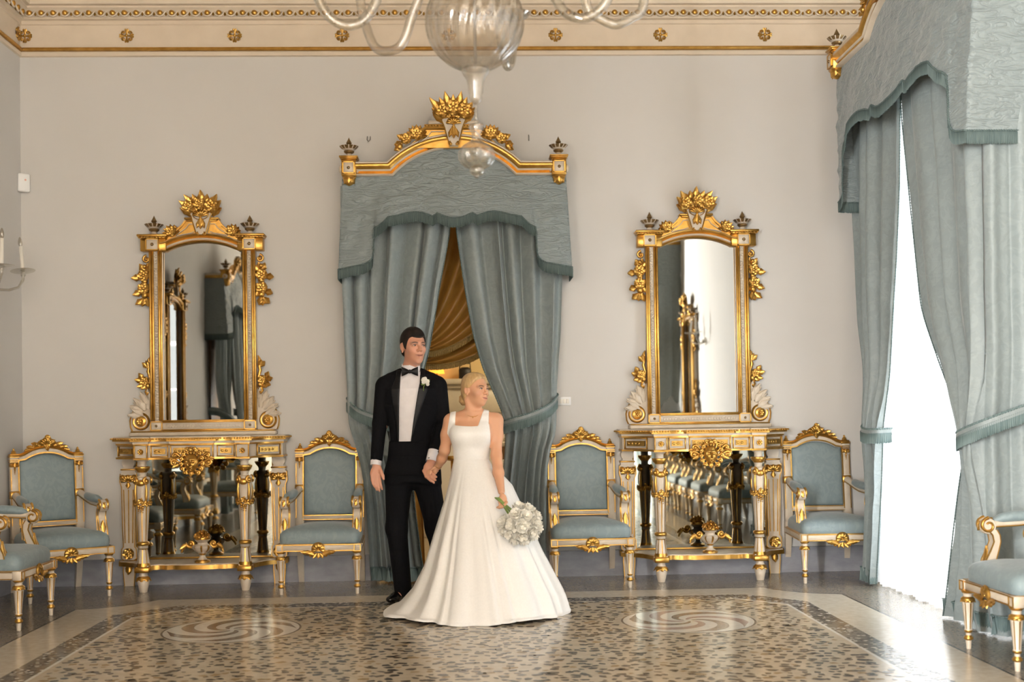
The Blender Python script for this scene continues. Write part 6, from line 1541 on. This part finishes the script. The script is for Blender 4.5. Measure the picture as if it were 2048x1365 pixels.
# ---- bride
def build_bride():
    OFF = Vector((.03, -1.5, 0)); t = thing('person', 'bride in white satin gown looking away, blond hair in a low bun', 'person', OFF[:])
    fr = (np.array((.054, -1.495, 1.432)), rotz(radians(45)) @ rotx(radians(-4)) @ roty(radians(4)), .955)
    TB = [(1.285, .040, -1.485, .065, .05), (1.25, .040, -1.485, .135, .066), (1.21, .036, -1.49, .142, .085), (1.16, .030, -1.495, .140, .096), (1.10, .026, -1.497, .126, .092), (1.03, .023, -1.50, .112, .084), (.975, .022, -1.50, .108, .082), (.93, .022, -1.5, .105, .08), (.86, .03, -1.5, .095, .075)]
    def torso(f, grow=0.):
        f.loft(TB, .03, grow, p=2.1)
        for x in (-.040, .088): f.ell((x, -1.555, 1.145), (.060 + grow, .050 + grow, .055 + grow), .05)
    def upper(f, g=0.):
        f.cap((.0, -1.485, 1.275), (-.10, -1.48, 1.242), .034 + g, .044 + g, .035); f.cap((.075, -1.485, 1.275), (.178, -1.48, 1.240), .034 + g, .044 + g, .035)
        f.cap((-.0, -1.542, 1.248), (-.09, -1.520, 1.262), .010 + g, .008 + g, .02); f.cap((.07, -1.542, 1.248), (.15, -1.515, 1.258), .010 + g, .008 + g, .02)
        f.cap((-.108, -1.48, 1.232), (-.128, -1.472, 1.165), .043 + g, .039 + g, .025); f.cap((.183, -1.482, 1.232), (.186, -1.505, 1.15), .045 + g, .040 + g, .025)
    f = Field((-.36, -1.90, 0.0), (.32, -1.28, 1.57), .0042); head(f, fr, True)
    f.chain([(.040, -1.48, 1.375), (.038, -1.482, 1.31), (.038, -1.485, 1.26)], [.047, .044, .055], .03); torso(f)
    upper(f)
    f.cap((-.004, -1.505, 1.37), (.030, -1.532, 1.268), .013, .008, .03)
    for sx in (-1, 1): f.chain([(.032 + sx * .05, -1.5, .87), (.04 + sx * .06, -1.5, .45), (.04 + sx * .06, -1.48, .08)], [.055, .045, .035], .02); f.cap((.04 + sx * .06, -1.48, .06), (.04 + sx * .06, -1.60, .03), .03, .026, .02)
    f.chain([(-.108, -1.48, 1.232), (-.135, -1.47, 1.14), (-.152, -1.455, 1.045)], [.043, .038, .033], .025); f.chain([(-.152, -1.455, 1.045), (-.172, -1.41, .99), (-.200, -1.362, .935)], [.034, .032, .023], .02)
    # right hand, held
    f.ell((-.222, -1.347, .910), (.020, .030, .030), .012)
    for i, (dx, dz) in enumerate(((0, .012), (-.004, 0), (-.006, -.012), (-.006, -.022))): f.chain([(-.222, -1.345, .91 + dz * .4), (-.246 + dx, -1.352, .896 + dz), (-.268 + dx, -1.340, .893 + dz)], [.010, .0085, .007], .005)
    f.chain([(-.212, -1.36, .925), (-.228, -1.375, .925), (-.245, -1.378, .915)], [.010, .009, .007], .006)
    f.chain([(.183, -1.482, 1.232), (.187, -1.51, 1.13), (.184, -1.56, 1.005)], [.045, .039, .034], .025); f.chain([(.184, -1.56, 1.005), (.193, -1.635, .90), (.208, -1.735, .785)], [.035, .034, .022], .02)
    # left hand round the stems
    f.ell((.218, -1.765, .742), (.024, .019, .036), .012, rot=roty(-.25))
    for i, (x, z) in enumerate(((.238, .722), (.228, .712), (.216, .708), (.204, .712))):
        f.chain([(.218, -1.765, .735), (x, -1.785, z), (x - .012, -1.805, z - .016), (x - .026, -1.792, z - .022)], [.011, .0085, .0078, .0065], .005)
    f.chain([(.206, -1.755, .755), (.192, -1.778, .735), (.194, -1.798, .715)], [.011, .0092, .0075], .006)
    f.build('body', 'skin_b', t, 1, None, head_tint(fr, SKB, (.48, .155, .125), (.10, .055, .03), (.74, .36, .25)))
    eyes(t, fr, M['iris_brown'], True)
    # hair
    f = Field((-.16, -1.68, 1.28), (.24, -1.26, 1.58), .0038); f.fr = fr
    f.ell((0, .014, .034), (.073, .093, .083), .02); f.ell((0, -.028, -.030), (.054, .060, .080), .035); f.ell((0, .04, -.02), (.064, .060, .060), .03); f.fr = None; f.F -= .0055
    f.fr = fr
    for sx in (-1, 1): f.ell((sx * .050, .005, .035), (.030, .060, .048), .02); f.ell((sx * .026, .010, .080), (.036, .072, .038), .03)
    f.cap((0, -.10, .13), (0, .02, .140), .004, .003, .008, 'sub'); f.fr = None
    hairline(f, fr, [(-.13, .098), (-.09, .092), (-.076, .086), (-.062, .070), (-.048, .050), (-.032, .032), (-.014, .016), (.006, .006), (.02, -.006), (.035, -.045), (.06, -.075), (.12, -.085)], .7)
    f.fr = fr; f.ell((0, .105, -.052), (.040, .034, .040), .012)
    for k in range(7):
        a = 2 * pi * k / 7; f.cap((.030 * cos(a), .112, -.052 + .030 * sin(a)), (.030 * cos(a + .8), .122, -.052 + .030 * sin(a + .8)), .013, .010, .005)
    f.ell((.0, .128, -.05), (.018, .012, .018), .005); f.fr = None
    f.build('hair', 'hair_blond', t, 1, 'blond hair pulled back into a low bun')
    # bodice
    f = Field((-.2, -1.68, .93), (.26, -1.33, 1.34), .004); torso(f, .007)
    upper(f, .007)
    def region(X, Y, Z):
        body = np.maximum(np.maximum(Z - 1.200 - .25 * np.abs(X - .022) ** 1.5, .955 - Z), np.maximum(-.128 + .15 * (Z - 1.15) - X, X - .146 + .10 * np.maximum(Z - 1.15, 0)))
        zz = (Z - 1.2) / .11; l0 = -.128 + .020 * zz; l1 = -.082 + .008 * zz; r0 = .066 + .040 * zz; r1 = .136 + .005 * zz
        sl = np.maximum(np.maximum(l0 - X, X - l1), np.maximum(Z - 1.34, 1.1 - Z)); sr = np.maximum(np.maximum(r0 - X, X - r1), np.maximum(Z - 1.34, 1.1 - Z))
        return np.minimum(body, np.minimum(sl, sr))
    f.cut(region); f.build('bodice', 'dress', t, 1, 'white satin bodice with wide straps and square neckline')
    # skirt
    Lx = [(.985, -.094), (.9, -.112), (.80, -.136), (.724, -.158), (.5, -.232), (.298, -.296), (.15, -.375), (.06, -.46), (.02, -.53), (.0, -.575)]
    Rx = [(.985, .132), (.93, .165), (.87, .235), (.814, .286), (.6, .382), (.39, .474), (.124, .612), (.0, .648)]
    Fy = [(.985, -.090), (.9, -.14), (.75, -.235), (.5, -.365), (.25, -.49), (.08, -.575), (.0, -.615)]; By = [(.985, .088), (.9, .12), (.75, .18), (.5, .26), (.25, .34), (.0, .43)]
    nu, nv = 240, 64; v = []; zz = np.array([.985 * (1 - (j / nv) ** 1.0) for j in range(nv + 1)])
    itp = lambda K, z: np.interp(z, [k[0] for k in K[::-1]], [k[1] for k in K[::-1]])
    pl = [(-2.72, .11, .045), (-2.28, .07, .055), (-1.90, .10, .03), (-2.06, .03, .028), (-1.50, .035, .038), (-1.34, .030, .034), (-1.10, .10, .035), (-.78, .07, .040), (-.34, .08, .045), (.3, .06, .05), (1.0, .08, .06), (1.7, .07, .06), (2.4, .08, .06)]
    for j in range(nv + 1):
        z = zz[j]; l, r, fy, by = itp(Lx, z), itp(Rx, z), itp(Fy, z), itp(By, z); q = 1 - z / .985
        cx = .03 + .085 * q; cy = -1.5
        for i in range(nu + 1):
            a = -pi + 2 * pi * i / nu; c, s = cos(a), sin(a)
            rx = (r - cx) if c > 0 else (cx - l); ry = -fy if s < 0 else by
            e = 2.15; rad = 1 / ((abs(c) / rx) ** e + (abs(s) / ry) ** e) ** (1 / e)
            am = 0
            for (pa, pw, pm) in pl:
                d = (a - pa + pi) % (2 * pi) - pi; am += pm * (math.exp(-(d / pw) ** 2) - 1.25 * math.exp(-((d - pw * 1.7) / (pw * .8)) ** 2))
            rad *= 1 + am * min(1, q * 1.6) * .78
            rad *= 1 + .004 * sin(13 * a + 1) * q
            zo = z + (.012 * (1 + sin(5 * a + 1.0)) + .018 * max(0, am) / .05 * .3) * (q > .98)
            if j == nv: rad *= .985
            v.append((cx + rad * c, cy + rad * s, max(.004, zo)))
    b = MB(); b.gridv(v, nu, nv, 0); b.build('skirt', 'dress', t, 'full white satin skirt with soft pleats and a short train', sharp=0)
    # necklace
    b = MB(); pts = []
    for i in range(25):
        a = -pi * .98 + pi * .96 * i / 24; pts.append((.036 + .058 * cos(a), -1.488 + .066 * sin(a), 1.300 - .038 * max(0, -sin(a)) ** 1.5))
    b.tube(pts, .0022, 6); b.ball((.034, -1.556, 1.256), .004, 8, 6); b.build('necklace', 'jewel', t)
    b = MB(); b.lathe([(.0098, -.002), (.0105, 0), (.0098, .002)], 14, 0, T(-.236, -1.35, .900) @ R(1.3, 'Y')); b.lathe([(.0245, -.002), (.0255, 0), (.0245, .002)], 20, 0, T(-.198, -1.366, .940) @ R(.55, 'Y') @ R(.6, 'X')); b.build('bracelet', 'jewel', t)
    for o in t.children: o.location = o.location - OFF
    return t
bride = build_bride()

# ---- bouquet
t = thing('bouquet', 'round bouquet of white peonies held low by the bride', 'bouquet', (.32, -1.83, .50)); BC = Vector((.32, -1.83, .50)); C0 = Vector((.318, -1.835, .592))
q = random.Random(3); protos = []
for k in range(3):
    b = MB()
    for l, (n, r, cu) in enumerate(((9, .058, .15), (9, .050, .45), (8, .040, .75), (6, .028, 1.0))):
        for i in range(n): b.leaf(r * q.uniform(.85, 1.1), r * .42, cu, th=r * .08, lobes=0, mi=0, X=T(0, -.010 * l, 0) @ R(2 * pi * (i + .5 * (l % 2)) / n + q.uniform(-.15, .15), 'Y') @ R(q.uniform(-.15, .2), 'X'), n=5)
    b.ball((0, -.034, 0), .012, 8, 6); protos.append(b)
ax = Vector((.62, -.35, -.70)).normalized(); first = []
for k in range(30):
    zc = 1 - (k + .5) / 30 * 1.75; th = k * 2.39996; rr = sqrt(max(0, 1 - zc * zc))
    d = Vector((rr * cos(th), rr * sin(th), zc)); d = ax.to_track_quat('Z', 'Y') @ d
    p = C0 + Vector((d.x * .088, d.y * .075, d.z * .080)); rot = d.to_track_quat('-Y', 'Z').to_matrix().to_4x4()
    if k < 3: o = protos[k].build('peony', 'petal', t); first.append(o)
    else: o = bpy.data.objects.new('peony', first[k % 3].data); COL.objects.link(o); o.parent = t
    o.matrix_basis = T(*(p - BC)) @ rot @ R(q.random() * 6, 'Y') @ SC(1, 1, 1)
b = MB()
for k in range(9):
    a = k * 2.4; o = Vector((.006 * cos(a), .006 * sin(a), 0)) * (1 + k % 2)
    p0, p1, p2 = Vector((.176, -1.782, .752)) + o * 1.3, Vector((.215, -1.790, .715)) + o, Vector((.30, -1.825, .62)) + o * 4
    b.tube([(p - BC)[:] for p in (p0, p1, p2)], .0042, 6)
b.build('stems', 'stem', t)
